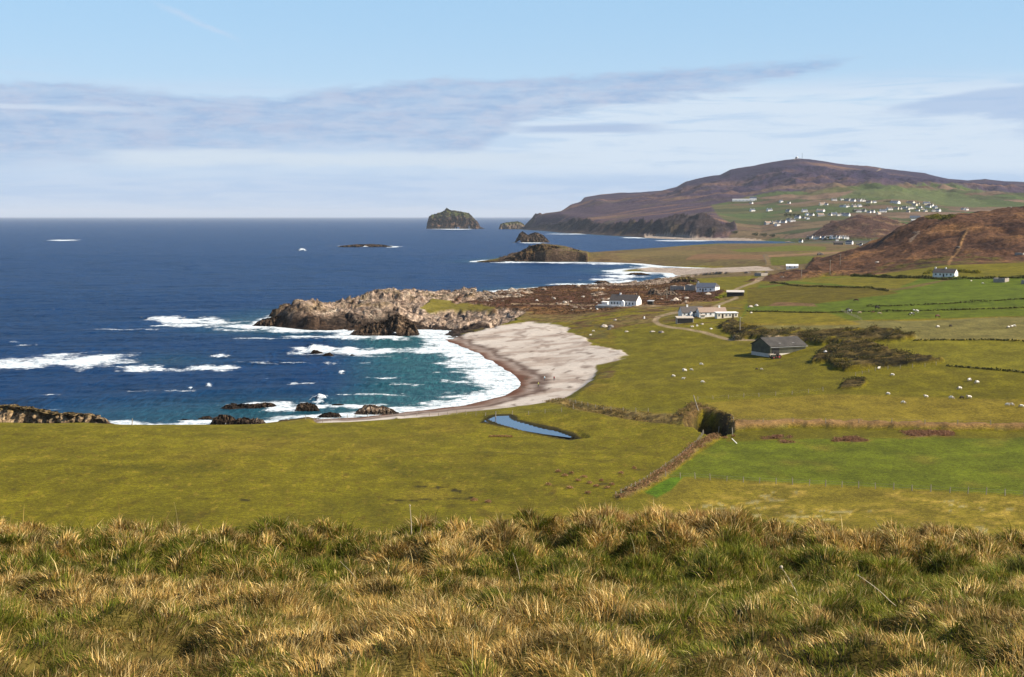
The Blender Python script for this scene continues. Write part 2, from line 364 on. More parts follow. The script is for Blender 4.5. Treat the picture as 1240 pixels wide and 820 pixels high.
# the stream gully and its banks, field banks
GUL = strip([(668,482),(700,492),(740,498),(790,505),(830,505),(862,508),(885,514)], 300, 600, 9, 6, 3, 2.2)
GULd = strip([(690,489),(740,500),(790,508),(835,512),(865,517),(882,521)], 300, 600, 5, 5, 2, 2.2)
Z -= GULd * 1.3; Z += GUL * (J2 * .5 + rn2 * .3)
BANK = zone([(818,502),(838,487),(862,496),(886,503),(890,512),(870,500),(850,497),(828,508)], 300, 600, 2, 2)
Z += BANK * (.35 + .25 * rn2)
PIT = zone([(830,508),(843,501),(852,499),(866,500),(878,504),(884,511),(883,519),(876,527),(864,526),(850,520),(840,514)], 300, 600, 5, 5)
Z -= PIT * 5.5

TANB = zone([(885,513),(960,512),(1100,514),(1240,516),(1400,518),(1400,522),(1240,521),(1100,519),(960,518),(886,521)], 300, 600, .8, 1)
Z += TANB * (1.0 + .5 * J2)
SCR1 = zone([(868,396),(890,388),(905,398),(940,401),(1000,402),(1060,401),(1085,403),(1108,409),(1090,414),(1000,417),(940,414),(908,408),(890,410)], 500, 900, 1.5, 4)
SCR2 = zone([(980,440),(995,424),(1030,416),(1056,418),(1080,428),(1110,433),(1142,438),(1120,443),(1070,446),(1040,452),(1010,446),(1000,438)], 450, 900, 1.5, 4)
SCR3 = zone([(1014,471),(1030,461),(1046,457),(1050,463),(1044,470),(1020,473)], 400, 700, 2, 4)
SCR = np.maximum(np.maximum(SCR1, SCR2), SCR3)
lay = fbm(XX / 26, YY / 7, 4, True)
Z += SCR * (1.9 * lay + .7 * rn2 + .1) * (1 - .6 * SCR3)
POND_PX = [(590,509),(601,506.5),(615,505.5),(619,509.5),(627,511.5),(639,514),(656,517.5),(672.6,520),(683,522.5),(701,526.5),(686,527),(672,525.5),(652,523),(632,519.5),(615,515.5),(601.5,512)]
PZ = float(np.median(ZB[zone([(600,507),(615,506),(672,521),(670,525),(620,515)], 250, 450, 1, 0) > .5])) - .15
POND = zone(POND_PX, 250, 450, 1.2, 0)
Z = np.where(YY < 450, Z * (1 - POND) + (PZ - .5) * POND, Z)
PNEAR = zone([(585,512),(590,504),(620,502),(700,520),(712,528),(690,531),(640,527)], 250, 450, 4, 0)
Z = np.where((PNEAR > 0) & (POND < .5), Z * (1 - PNEAR) + np.maximum(PZ + .04, np.minimum(Z, PZ + .25)) * PNEAR, Z)
# sea floor and shore
Z = np.where(SD < 0, np.maximum(-4 + 0 * Z, SD * .25 - .35), -.35 + (Z + .35) * np.clip(landp, 0, 1))
Z = np.where((SD > 0) & (ROCK > .4), Z + 0, Z)
Z = np.maximum(Z, -4)
Zl = Z; Z = np.full(SH2[0] * SH2[1], -4.0); Z[LAND] = Zl; Z = Z.reshape(SH2)
def hit(px, py, ymin=150.0):
    """ground point that the photo pixel shows"""
    a, s = ray(px, py); a = float(a); s = float(s)
    col = np.array([np.interp(a, ac, Z[i]) for i in range(0)]) if False else None
    j = np.searchsorted(ac, a) - 1; t = (a - ac[j]) / (ac[j + 1] - ac[j])
    zc = Z[:, j] * (1 - t) + Z[:, j + 1] * t
    los = CZ + s * yr
    k = np.nonzero((zc >= los) & (yr > ymin))[0]
    if len(k) == 0: Y = (0 - CZ) / s if s < 0 else 8000.; return Vector((a * Y, Y, 0))
    k = k[0]
    f0 = zc[k - 1] - los[k - 1]; f1 = zc[k] - los[k]; w = -f0 / (f1 - f0) if f1 != f0 else 0
    w = min(max(w, 0), 1)
    Y = yr[k - 1] + (yr[k] - yr[k - 1]) * w
    return Vector((a * Y, Y, zc[k - 1] + (zc[k] - zc[k - 1]) * w))
def gz(x, y):
    a = x / y; j = int(np.clip(np.searchsorted(ac, a) - 1, 0, len(ac) - 2)); i = int(np.clip(np.searchsorted(yr, y) - 1, 0, len(yr) - 2))
    t = (a - ac[j]) / (ac[j + 1] - ac[j]); w = (y - yr[i]) / (yr[i + 1] - yr[i])
    return float((Z[i, j] * (1 - t) + Z[i, j + 1] * t) * (1 - w) + (Z[i + 1, j] * (1 - t) + Z[i + 1, j + 1] * t) * w)
# ---- ground colour: what grows or lies there
def lerp(a, b, m): return a * (1 - m[..., None]) + np.asarray(b) * m[..., None]
Cg = np.empty(A.shape + (3,)); Cg[:] = alb((116, 118, 38))
Cg = lerp(Cg, alb((104, 108, 30)), smooth(-.4, .5, J3) * .8)
def fld(poly, c, y0=180, y1=1250, w=1.2, jit=1.2, k=1.0):
    global Cg
    Cg = lerp(Cg, alb(c), zone(poly, y0, y1, w, jit) * k)
# near left pasture: mottled
fld([(-300,700),(-300,500),(860,500),(860,530),(760,600),(700,640)], (112,114,28), 180, 420, 3, 3)
Cg = lerp(Cg, alb((128,122,52)), zone([(-300,700),(-300,500),(860,500),(860,530),(760,600),(700,640)], 180, 420, 3, 3) * smooth(.0, .5, fbm(XX / 45, YY / 70, 4)) * .7)
Cg = lerp(Cg, alb((96,100,22)), zone([(-300,700),(-300,560),(700,560),(700,640)], 180, 330, 8, 6) * smooth(-.1, .5, fbm(XX / 35 + 7, YY / 60, 4)) * .8)
Cg = lerp(Cg, alb((70,58,26)), zone([(-300,640),(-300,600),(300,607),(520,608),(700,600),(700,640)], 180, 330, 6, 6) * smooth(.1, .45, fbm(XX / 9 + 7, YY / 30, 4)) * .8)
Cg = lerp(Cg, alb((74,58,36)), zone([(690,570),(800,550),(760,606),(690,625),(640,600)], 180, 350, 6, 6) * smooth(.15, .5, fbm(XX / 5 + 7, YY / 12, 4)) * .8)
NP = zone([(-300,700),(-300,500),(860,500),(860,530),(760,600),(700,640)], 180, 420, 3, 3)
Cg = lerp(Cg, alb((88,76,34)), NP * smooth(.28, .45, fbm(XX / 2.2, YY / 5, 4)) * .55)
Cg = lerp(Cg, alb((150,140,70)), NP * smooth(.22, .45, fbm(XX / 1.6 + 20, YY / 3.4, 4)) * .5)
Cg = lerp(Cg, alb((66,60,24)), NP * (1 - smooth(.6, 1.6, linedist([(0,560),(200,566),(420,556),(600,548),(760,560)], PX, PY, 2.2) + 1.5 * J)) * .35)
for st in ([(500,590),(520,589),(545,592),(556,595)],[(440,607),(480,606),(540,605),(570,604)],[(170,600),(260,604),(300,606)]): Cg = lerp(Cg, alb((46,38,20)), strip(st, 180, 330, 3.0, 1.6, 4) * smooth(-.15, .1, J2) * .9)
# right fields
fld([(872,532),(1500,520),(1500,612),(1240,599),(900,581),(808,577)], (98,116,34), 180, 420)
Cg = lerp(Cg, alb((140,134,70)), zone([(872,532),(1500,520),(1500,612),(1240,599),(900,581),(808,577)], 180, 420) * smooth(.1, .6, fbm(XX / 12, YY / 30, 4)) * .6)
fld([(808,579),(900,583),(1240,601),(1500,614),(1500,700),(740,700),(790,590)], (122,120,50), 180, 400)
Cg = lerp(Cg, alb((186,172,110)), zone([(808,579),(900,583),(1240,601),(1500,614),(1500,700),(740,700),(790,590)], 180, 400, 4, 2) * smooth(-.1, .35, fbm(XX / 26, YY / 34, 3)) * smooth(-.05, .25, fbm(XX / 3.5, YY / 4, 4)) * .95)
fld([(780,596),(812,578),(828,578),(812,594),(795,603)], (84,122,26), 180, 400)
fld([(884,518),(1500,520),(1500,528),(1000,532),(880,534)], (104,106,32), 250, 480)
Cg = lerp(Cg, alb((150,110,84)), zone([(905,534),(940,529),(1000,531),(1240,514),(1240,523),(1060,535),(970,537),(905,538)], 250, 480, 1, 1) * smooth(.05, .35, J))
# mid pasture around the barn
fld([(700,480),(722,440),(760,430),(800,395),(900,408),(1000,440),(1240,455),(1500,460),(1500,486),(880,485),(840,490),(740,494)], (110,112,32), 300, 800)
Cg = lerp(Cg, alb((124,122,50)), zone([(700,480),(722,440),(760,430),(800,395),(900,408),(1000,440),(1240,455),(1240,486),(880,485),(840,490),(740,494)], 300, 800) * smooth(.0, .5, fbm(XX / 60, YY / 30, 4)) * .6)
fld([(850,488),(1000,478),(1240,484),(1500,490),(1500,514),(880,511)], (132,126,60), 300, 600, 2, 2, .8)
fld([(1080,412),(1140,412),(1500,412),(1500,452),(1240,450),(1145,440),(1090,428)], (118,122,46), 400, 900)
fld([(880,392),(1000,386),(1100,388),(1240,386),(1500,384),(1500,412),(1112,412),(1085,402),(1000,400),(900,398)], (142,132,72), 400, 950, 1.5, 2)
fld([(892,391),(905,372),(1100,376),(1240,372),(1500,370),(1500,386),(1240,385),(1060,386),(960,392)], (96,116,34), 400, 1000)
Cg = lerp(Cg, alb((128,124,46)), zone([(890,394),(905,377),(1000,378),(1040,392)], 400, 1000, 3, 2) * .8)
fld([(900,374),(920,345),(1000,336),(1500,335),(1500,371),(1240,372),(1060,378)], (92,116,34), 500, 1150)
fld([(905,352),(960,344),(1060,349),(1090,354),(1020,364),(960,370),(905,371)], (100,98,34), 500, 1150)
fld([(985,337),(1120,336),(1085,350),(1060,349),(960,341)], (114,116,42), 600, 1250)
Cg = lerp(Cg, alb((150,112,80)), zone([(930,370),(940,366),(985,367),(990,371)], 500, 1150, 1, 1) * .8)
Cg = lerp(Cg, alb((140,110,70)), strip([(1060,350),(1085,351),(1130,343),(1150,338)], 600, 1250, 2.4, 1, 2) * .7)
# rough coastal turf round beach head and farm
TURF = zone([(690,490),(690,478),(722,460),(722,440),(760,428),(700,405),(690,396),(640,388),(560,372),(600,366),(700,372),(800,368),(880,352),(960,340),(905,352),(890,395),(800,392),(745,400),(740,470)], 450, 1250, 3, 5)
Cg = lerp(Cg, alb((126,112,56)), TURF * smooth(-.25, .35, J3 + .6 * J) * .8)
Cg = lerp(Cg, alb((112,80,48)), TURF * smooth(.15, .45, J) * .8)
RT = zone([(596,380),(600,368),(700,366),(800,364),(870,356),(885,362),(860,372),(806,378),(790,392),(740,396),(680,392),(640,390)], 650, 1200, 3, 6)
Cg = lerp(Cg, alb((142,118,70)), RT * smooth(-.45, .1, J3 + .7 * J) * .9)
Cg = lerp(Cg, alb((110,78,46)), RT * smooth(.1, .35, J + .4 * J2) * .85)
# coastal flats beyond the heather
FL = zone([(700,312),(720,302),(800,300),(900,294),(960,292),(1180,280),(1180,300),(1000,330),(960,341),(905,352),(880,345),(830,338),(840,326),(930,330),(900,318),(790,318)], 1150, 3300, 2, 2)
Cg = lerp(Cg, alb((132,110,70)), FL)
Cg = lerp(Cg, alb((118,104,60)), FL * smooth(-.1, .3, fbm(XX / 90, YY / 160, 4, m=FL)))
Cg = lerp(Cg, alb((100,78,52)), FL * smooth(.15, .4, fbm(XX / 30 + 3, YY / 60, 4, m=FL)) * .8)
for poly, c in (([(930,316),(935,311),(1000,310),(985,318),(940,322)], (96,108,42)), ([(880,303),(960,297),(1000,299),(1000,303),(900,306)], (100,112,48)), ([(960,306),(1080,300),(1080,303),(980,309)], (112,112,56)), ([(830,314),(840,308),(930,309),(925,313)], (146,112,76)), ([(930,309),(1040,303),(1040,306),(930,311)], (164,130,92)), ([(740,307),(800,303),(860,303),(840,309),(760,311)], (134,116,68))):
    fld(poly, c, 1150, 3300, .6, .8)
# farmland of the far village slope
VF = zone([(880,290),(893,276),(870,262),(860,248),(930,238),(1040,228),(1150,230),(1240,236),(1500,236),(1500,292),(900,292)], 2700, 6500, 1.5, 2)
fr = np.random.default_rng(5)
Cg = lerp(Cg, alb((108,114,74)), smooth(2600, 2800, YY))
# patchwork of strip fields: world-aligned cells with random crop colour
ca = R(18); U = XX * math.cos(ca) + YY * math.sin(ca); Vv = -XX * math.sin(ca) + YY * math.cos(ca)
U += 22 * fbm(XX / 400, YY / 400, 2); Vv += 22 * fbm(XX / 400 + 9, YY / 400, 2)
row = np.floor(Vv / 130).astype(int); cell = np.floor(U / (150 + 60 * ((row * 7) % 3)) + (row * 37 % 11) * .17).astype(int)
pal = np.array([alb(c) for c in ((96,112,54), (106,124,62), (126,122,74), (146,124,90), (100,104,60), (134,110,84), (116,116,68), (100,118,60), (158,130,104), (92,100,56))])
pal *= .82; pc = pal[(cell * 13 + row * 29 + (cell * row) % 7) % len(pal)]
Cg = Cg * (1 - VF[..., None]) + pc * VF[..., None]
edge = np.minimum(np.abs(Vv / 130 - np.round(Vv / 130)) * 130, 99)
Cg = lerp(Cg, alb((66,68,44)), VF * (1 - smooth(6, 14, edge)) * smooth(-.3, .1, fbm(XX / 60, YY / 60, 2)) * .8)
fld([(1010,240),(1050,232),(1085,231),(1140,236),(1200,246),(1180,252),(1100,244),(1050,240)], (106,118,66), 3800, 6800, 1, 1, .9)
# moor: purple-brown heather with blue haze painted in, paler grass bands low down
MR = np.maximum(smooth(2700, 3000, YY) * (1 - VF), 0)
Cg = lerp(Cg, alb((92,74,90)), MR)
Cg = lerp(Cg, alb((158,122,94)), MR * smooth(.0, .25, fbm(XX / 600, YY / 260, 5, m=MR)) * .8)
Cg = lerp(Cg, alb((56,48,80)), MR * smooth(95, 190, ZB) * smooth(-.45, .2, fbm(XX / 500 + 4, YY / 500, 4)) * .9)
Cg = lerp(Cg, alb((112,102,68)), MR * smooth(.1, .4, fbm(XX / 260, YY / 200, 4, m=MR)) * .6 * (1 - smooth(90, 200, ZB)))
Cg = lerp(Cg, alb((150,124,92)), strip([(900,238),(960,232),(1040,229)], 4500, 7000, 2, 2, 1) * .6)
Cg = lerp(Cg, alb((196,176,150)), strip([(1066,204),(1062,208),(1066,212),(1060,216)], 6800, 7800, .9, .6, .8) * .8)
Cg = lerp(Cg, alb((70,60,62)), CLIFF)
Cg = lerp(Cg, alb((118,100,72)), CLIFF * smooth(.1, .45, fbm(XX / 60, YY / 90, 3, m=CLIFF)) * .7)
Cg = lerp(Cg, alb((100,72,58)), BR2)
Cg = lerp(Cg, alb((140,112,82)), BR2 * smooth(.1, .4, fbm(XX / 60, YY / 60, 4, m=BR2)))
# the brown hill on the right
Cg = lerp(Cg, alb((106,76,56)), HILLBR)
Cg = lerp(Cg, alb((160,118,76)), HILLBR * smooth(-.05, .4, fbm(XX / 70, YY / 55, 5, m=HILLBR)) * .8)
Cg = lerp(Cg, alb((66,46,38)), HILLBR * smooth(.1, .35, fbm(XX / 40 + 31, YY / 60, 4, m=HILLBR)) * .9)
Cg = lerp(Cg, alb((112,104,44)), HILLBR * zone([(1060,332),(1080,322),(1150,312),(1240,316),(1500,316),(1500,335)], 1000, 1300, 3, 5) * smooth(-.2, .3, J) * .8)
Cg = lerp(Cg, alb((128,122,44)), HILLBR * zone([(1120,266),(1136,262),(1160,262),(1150,268)], 1300, 1450, 2, 2))
Cg = lerp(Cg, alb((176,136,90)), strip([(1171,281),(1163,297),(1156,308),(1149,319)], 1000, 1450, 1.6, 1.0, 1, 1) * .9)
Cg = lerp(Cg, alb((52,38,32)), strip([(1168,283),(1160,297),(1154,306)], 1000, 1450, 1.8, 1.0, 1, 1) * .8)
Cg = lerp(Cg, alb((190,160,130)), strip([(1112,284),(1107,289),(1102,294)], 1000, 1450, 1.6, .8, .8, 1) * .9)
# heather headland
Cg = lerp(Cg, alb((106,72,50)), HEATH)
Cg = lerp(Cg, alb((146,108,62)), HEATH * smooth(.05, .4, J3 + .4 * J) * .8)
Cg = lerp(Cg, alb((74,50,36)), HEATH * smooth(.1, .3, -J) * .8)
Cg = lerp(Cg, alb((196,180,158)), OUTC * smooth(-.05, .3, J2 + .3 * rn2) * .9)
# gully, banks, scrub
Cg = lerp(Cg, alb((160,134,82)), GUL * .85)
Cg = lerp(Cg, alb((92,72,40)), GUL * smooth(.0, .3, J2) * .8)
Cg = lerp(Cg, alb((128,102,62)), BANK); Cg = lerp(Cg, alb((52,44,28)), PIT)
Cg = lerp(Cg, alb((168,130,82)), TANB * .9)
Cg = lerp(Cg, alb((50,46,24)), SCR); Cg = lerp(Cg, alb((128,108,58)), SCR * smooth(.35, .7, lay) * .7); Cg = lerp(Cg, alb((110,108,44)), SCR * smooth(.1, .4, J) * .8)
Cg = lerp(Cg, alb((48,38,24)), np.clip(zone([(583,511),(600,504.5),(621,503.5),(630,508),(690,520),(712,528),(690,530),(650,524),(600,515)], 250, 450, 2, 4) , 0, 1) * .85)
FENB = strip([(868,528),(845,540),(828,556),(800,577),(775,592),(752,603)], 180, 420, 5, 4, 3)
Cg = lerp(Cg, alb((150,118,76)), FENB * .85); Zl += FENB * (.5 + .4 * J2)
# tracks
TRK = [(966,413),(940,413),(905,411),(884,410),(864,405),(850,402),(830,398),(812,396),(798,393),(793,389),(797,384),(812,380),(822,379)]
TR = strip(TRK, 500, 1000, 3.4, .9, .6, 3.0)
TR2 = strip([(858,374),(880,366),(892,361),(886,355),(893,350),(905,345),(925,338)], 700, 1500, 2.6, .8, .8, 2.6)
TR = np.maximum(TR, TR2)
TR = np.maximum(TR, .8 * strip([(620,369),(700,370.5),(728,371),(800,371)], 700, 1300, 1.8, .8, .5, 2.6))
Cg = lerp(Cg, alb((186,162,128)), TR * .85)
ROADF = strip([(927,310),(930,316),(934,321),(944,325),(950,329)], 1250, 2400, 2.6, .8, .2, 1.4)
Cg = lerp(Cg, alb((124,116,108)), ROADF)
GRN = (Cg[:, 1] > Cg[:, 0] * .86) & (YY < 2600)
Cg[GRN] *= np.array([1.38, 1.13, .56])
# sand, rock, wet edge
Cs = np.empty(A.shape + (3,)); Cs[:] = alb((226,214,200), .62)
Cs = lerp(Cs, alb((192,174,158), .6), smooth(-.1, .35, fbm(XX / 26 + .4 * J, YY / 16, 4)))
Cs = lerp(Cs, alb((170,152,138), .6), smooth(.1, .4, fbm(XX / 9 + 3, YY / 22, 4)) * .8)
Cs = lerp(Cs, alb((126,84,62)), (1 - smooth(5, 15, SD + 5 * J)) )
wr = fbm(XX / 7 + 50, YY / 12, 3)
for d0, w0 in ((24, 1.3), (31, .9), (42, 1.1), (58, 1.2)): Cs = lerp(Cs, alb((104,80,62)), np.exp(-((SD - d0 + 9 * J) / w0) ** 2) * smooth(.1, .3, wr) * .7)
Cs = lerp(Cs, alb((112,92,74)), zone([(600,452),(640,448),(655,456),(668,462),(660,468),(630,460),(604,458)], 400, 600, 3, 5) * smooth(.05, .2, wr) * .8)
Cs = lerp(Cs, alb((92,60,44)), np.exp(-((SD - 13 + 6 * J) / 2.2) ** 2) * .8)
Cg = Cg * (1 - SAND[..., None]) + Cs * SAND[..., None]
Cg = lerp(Cg, alb((206,188,170)), SAND2)
strat = fbm(XX / 6 + 1.5 * J, ZB * 0 + Zl / 1.2 + YY / 20, 3)
Cr = np.empty(A.shape + (3,)); Cr[:] = alb((178,156,136), .58)
Cr = lerp(Cr, alb((128,104,88)), smooth(.0, .35, J2 + .4 * strat)); Cr = lerp(Cr, alb((202,186,164), .58), smooth(.15, .5, strat + .3 * J))
Cr = lerp(Cr, alb((126,106,58)), smooth(.0, .3, J + .3 * J3) * smooth(7, 10, Zl) * .5)
farrock = smooth(1300, 1600, YY)
Cr = lerp(Cr, alb((104,82,58)), farrock * .8); Cr = lerp(Cr, alb((128,118,60)), farrock * smooth(8, 13, Zl) * smooth(-.2, .3, J))
tide = (1 - smooth(2.2, 4.6, Zl + 1.6 * J + 1.2 * J3)) * (SD > -3)
Cr = lerp(Cr, alb((56,44,36)), tide * (SD < 45) * .95)
Cr = lerp(Cr, alb((70,58,48)), (1 - smooth(4.5, 8, Zl + 4 * J)) * (PX > 300) * (PX < 510) * (YY < 800) * .9)
Cg = Cg * (1 - ROCK[..., None]) + Cr * ROCK[..., None]
shore_r = ((SD < 14) & (SAND < .3) & (YY < 2600) & (SAND2 < .3)); Cg[shore_r] = Cg[shore_r] * .3 + alb((84,66,52)) * .7
MSK = np.stack([np.clip(ROCK + .6 * CLIFF + .5 * SCR + .6 * PIT, 0, 1), np.clip(HEATH + RT + HILLBR + GUL * .8 + BR2 + MR * .6 + SCR + .5 * FENB + .5 * TURF, 0, 1), SAND], -1)
nr, nc = SH2
idl = np.cumsum(LAND) - 1
V = np.stack([XX, YY, Zl], -1)
i0 = (np.arange(nr - 1)[:, None] * nc + np.arange(nc - 1)[None]).ravel()
F = np.stack([i0, i0 + 1, i0 + nc + 1, i0 + nc], -1)
F = F[LAND[F].all(axis=1)]; F = idl[F]
keep = np.max(Zl[F], axis=1) > -2.2
F = F[keep]
used = np.zeros(len(V), bool); used[F.ravel()] = True; remap = np.cumsum(used) - 1
F = remap[F]
gm, t, b = newmat('ground_cover')
pos = t.new('ShaderNodeNewGeometry').outputs['Position']
colA = t.new('ShaderNodeVertexColor', layer_name='Col').outputs['Color']
mk = t.new('ShaderNodeSeparateColor'); t.link(t.new('ShaderNodeVertexColor', layer_name='Msk').outputs['Color'], mk.inputs[0])
rk, hb, sn = mk.outputs
n1 = t.noise(pos, 1.3, 6, .65); n2 = t.noise(t.mapping(pos, (1, .35, 1)), .22, 5, .6); n3 = t.noise(pos, .35, 6, .7); n4 = t.noise(t.mapping(pos, (1, 1, 2.5)), .05, 8, .7)
n0 = t.noise(t.mapping(pos, (1, .6, 1)), 4.5, 4, .7)
g0 = t.math('MULTIPLY', t.ss(n1, .3, .7, .66, 1.36), t.math('MULTIPLY', t.ss(n2, .3, .7, .80, 1.2), t.ss(t.noise(pos, .09, 5, .65), .32, .68, .84, 1.16)))
g = t.math('MULTIPLY', g0, t.ss(n0, .32, .68, .62, 1.42))
rough = t.math('MULTIPLY', t.math('MULTIPLY', t.ss(n3, .32, .68, .45, 1.6), t.ss(n1, .3, .7, .7, 1.3)), t.ss(n4, .35, .65, .75, 1.25))
cr = t.math('ABSOLUTE', t.math('SUBTRACT', t.noise(t.mapping(pos, (1, 1, 2.2)), .42, 5, .62), .5)); cr2 = t.math('ABSOLUTE', t.math('SUBTRACT', t.noise(t.mapping(pos, (1, 1, 2.2), (0, 0, .6)), .13, 5, .6), .5))
crack = t.math('MULTIPLY', t.ss(cr, 0, .05, .45, 1.1), t.ss(cr2, 0, .05, .5, 1.12)); crk = t.new('ShaderNodeMix'); t.link(t.math('MULTIPLY', rk, t.ss(n1, .2, .5)), crk.inputs[0]); crk.inputs[2].default_value = 1; t.link(crack, crk.inputs[3]); rough = t.math('MULTIPLY', rough, crk.outputs[0])
rug = t.math('MAXIMUM', rk, hb)
f = t.new('ShaderNodeMix'); t.link(rug, f.inputs[0]); t.link(g, f.inputs[2]); t.link(rough, f.inputs[3])
fs = t.new('ShaderNodeMix'); t.link(t.math('MULTIPLY', sn, .8), fs.inputs[0]); t.link(f.outputs[0], fs.inputs[2]); t.link(t.ss(n3, .3, .7, .88, 1.08), fs.inputs[3])
sc = t.new('ShaderNodeVectorMath', operation='SCALE'); t.link(colA, sc.inputs[0]); t.link(fs.outputs[0], sc.inputs['Scale'])
t.link(sc.outputs[0], b.inputs['Base Color']); b.inputs['Roughness'].default_value = .95; b.inputs['Specular IOR Level'].default_value = .1
spz = t.new('ShaderNodeSeparateXYZ'); t.link(pos, spz.inputs[0]); farm_ = t.ss(spz.outputs[1], 2600, 3600)
hgt = t.math('ADD', t.math('MULTIPLY', n3, .8), t.math('ADD', t.math('MULTIPLY', n1, .35), t.math('MULTIPLY', n0, .12))); hgt = t.math('ADD', hgt, t.math('MULTIPLY', farm_, t.math('ADD', t.math('MULTIPLY', t.noise(pos, .010, 8, .65), 34), t.math('MULTIPLY', n4, 9))))
bp = t.new('ShaderNodeBump'); t.link(hgt, bp.inputs['Height']); bp.inputs['Distance'].default_value = 1.0
t.link(t.math('MULTIPLY_ADD', rug, .62, .30), bp.inputs['Strength']); t.link(bp.outputs[0], b.inputs['Normal'])
ground = np_mesh('ground', V[used], F, gm, True, {'Col': Cg.reshape(-1, 3)[used], 'Msk': MSK.reshape(-1, 3)[used]})
tag(ground, kind='structure')
print('ground', len(F))
# ------------------------------------------------------------------ sea
yrs = np.concatenate([np.arange(300, 1110, 2.4), np.arange(1110, 2200, 6), np.arange(2200, 4500, 16), np.geomspace(4500, 90000, 130)])
As, Ys = np.meshgrid(ac, yrs); Xs = As * Ys
SDs = -coast_sd(Xs, Ys); PXs, PYs = project(Xs, Ys, 0 * Xs)
Js = fbm(Xs / 18, Ys / 30, 4); Js2 = fbm(Xs / 5, Ys / 9, 3)
def ell(cx, cy, rx, ry, jit=.35, tilt=0):
    out = np.zeros(As.shape); sel = (np.abs(PXs - cx) < rx * 1.8) & (np.abs(PYs - cy) < ry * 2.2 + abs(tilt) * rx * 1.5)
    if not sel.any(): return out
    X_, Y_ = Xs[sel], Ys[sel]; xx = PXs[sel] - cx; yy = PYs[sel] - cy - tilt * xx
    Yc = Y_.mean(); mx = rx * Yc / FPX; my = max((Y_.max() - Y_.min()) / 4, 1)
    n = fbm(X_ / (mx * .42) + cx, Y_ / (my * .55) + cy, 5)
    r = np.sqrt((xx / rx) ** 2 + (yy / ry) ** 2) + (jit + .25) * 1.1 * n
    out[sel] = 1 - smooth(.1, 1.15, r); return out
foam = np.zeros(As.shape)
for e in [(100,437,100,11,.35,-.01),(20,441,60,9),(170,446,46,4.5),(255,446,62,4.5,.3,-.02),(268,431,16,3),(235,389,72,6),(200,386,34,4),(225,394,55,4),(300,396,70,4),(330,392,44,8),(360,400,70,5),(430,404,42,5),(420,409,60,3.5),(470,408,40,5),
          (385,424,46,7),(430,427,75,6.5),(465,425,40,5),(520,425,55,5,.5),(365,408,34,3),(222,516,60,5.5),(240,511,40,4),(330,491,66,5),(388,484,16,7),(376,494,40,4.5),(345,496,40,4),(420,492,60,3.5),(78,291,26,1.2),(440,298,44,1.6),(475,299,16,1.4),(366,303,7,1.6),
          (530,415,30,5),(555,428,34,6),(580,440,30,6),(600,452,22,8),(606,466,24,10),(580,480,40,6.5),(540,488,50,4.5),(500,494,50,3.2),(600,474,30,7),(560,436,30,5),(540,422,44,5),
          (570,478,55,4,.6),(540,441,26,3,.7),(550,451,30,3,.8),(560,463,38,3,.8),(490,466,44,1.8,.8),(470,457,34,1.6,.8),(370,464,26,2.2,.8),(414,451,6,2.6),(400,440,14,2.5,.7),(253,466,5,3),(231,470,4,2),(60,478,20,1.5,.8),(30,418,22,1.6,.7),(55,437,50,4),
          (620,317,52,2.0),(680,318,56,1.6),(730,319.5,40,1.5),(770,330,46,4),(755,335,36,3.5),(735,339,32,2.6),(790,324,30,2),(700,345,40,2.4),(760,341,40,1.8),(820,328,26,1.4),(645,294,26,1),(548,277.5,42,.9),(700,283.5,60,.8),(830,291.5,60,1),(770,288,24,1.1),
          (160,399,60,1.6,.9),(310,410,60,1.8,.9),(280,400,40,2,.8),(200,474,70,1.8,1.0),(450,478,60,2,.9),(330,440,50,1.6,1.0)]:
    if len(e) == 4: e = e + (.35,)
    foam = np.maximum(foam, ell(*e) * (.62 if e[4] >= .6 else 1))
foam = np.maximum(foam, (1 - smooth(2, 9, SDs + 5 * Js)) * .85 * (Ys < 3000))
bay = np.exp(-((PXs - 570) / 75) ** 2 - ((PYs - 455) / 36) ** 2)
foam = np.maximum(foam, (1 - smooth(3, 22, SDs + 14 * Js)) * bay)
# teal shallows and aerated water behind the breakers
teal = np.clip(1.0 * (1 - smooth(10, 110, SDs + 15 * Js)) * smooth(380, 470, PXs) * (PYs > 405) + .55 * np.exp(-((PXs - 330) / 90) ** 2 - ((PYs - 395) / 9) ** 2) + .5 * np.exp(-((PXs - 330) / 200) ** 2 - ((PYs - 500) / 22) ** 2) + .3 * np.exp(-((PXs - 210) / 60) ** 2 - ((PYs - 437) / 9) ** 2) + .3 * (1 - smooth(0, 60, SDs)), 0, 1)
# real swell: long crests rolling towards the bay, and chop
amp = 1 - smooth(2500, 6000, Ys)
ws = .38 * np.sin((Ys * .92 - Xs * .35) / 7.5 + 3 * fbm(Xs / 120, Ys / 60, 3)) * (.5 + fbm(Xs / 60, Ys / 60, 2)) + .28 * fbm(Xs / 14, Ys / 8, 4) * 2
Zs = ws * amp * smooth(0, 25, SDs) + foam * .45 * smooth(2, 20, SDs) * (.4 + .6 * np.abs(Js2)) * (Ys < 3000)
for e, hh_ in (((377,421,6,4),2.4),((388,483,11,5),1.3),((366,303,6,2),3.)):
    Zs = Zs + ell(*e, .3) * hh_ * (.6 + Js2)
V = np.stack([Xs, Ys, Zs], -1).reshape(-1, 3); nr2, nc2 = As.shape
i0 = (np.arange(nr2 - 1)[:, None] * nc2 + np.arange(nc2 - 1)[None]).ravel(); F = np.stack([i0, i0 + 1, i0 + nc2 + 1, i0 + nc2], -1)
sdr = SDs.ravel(); keep = np.max(sdr[F], axis=1) > -25; F = F[keep]
used = np.zeros(len(V), bool); used[F.ravel()] = True; remap = np.cumsum(used) - 1; F = remap[F]
wm, t, b = newmat('sea_water')
pos = t.new('ShaderNodeNewGeometry').outputs['Position']
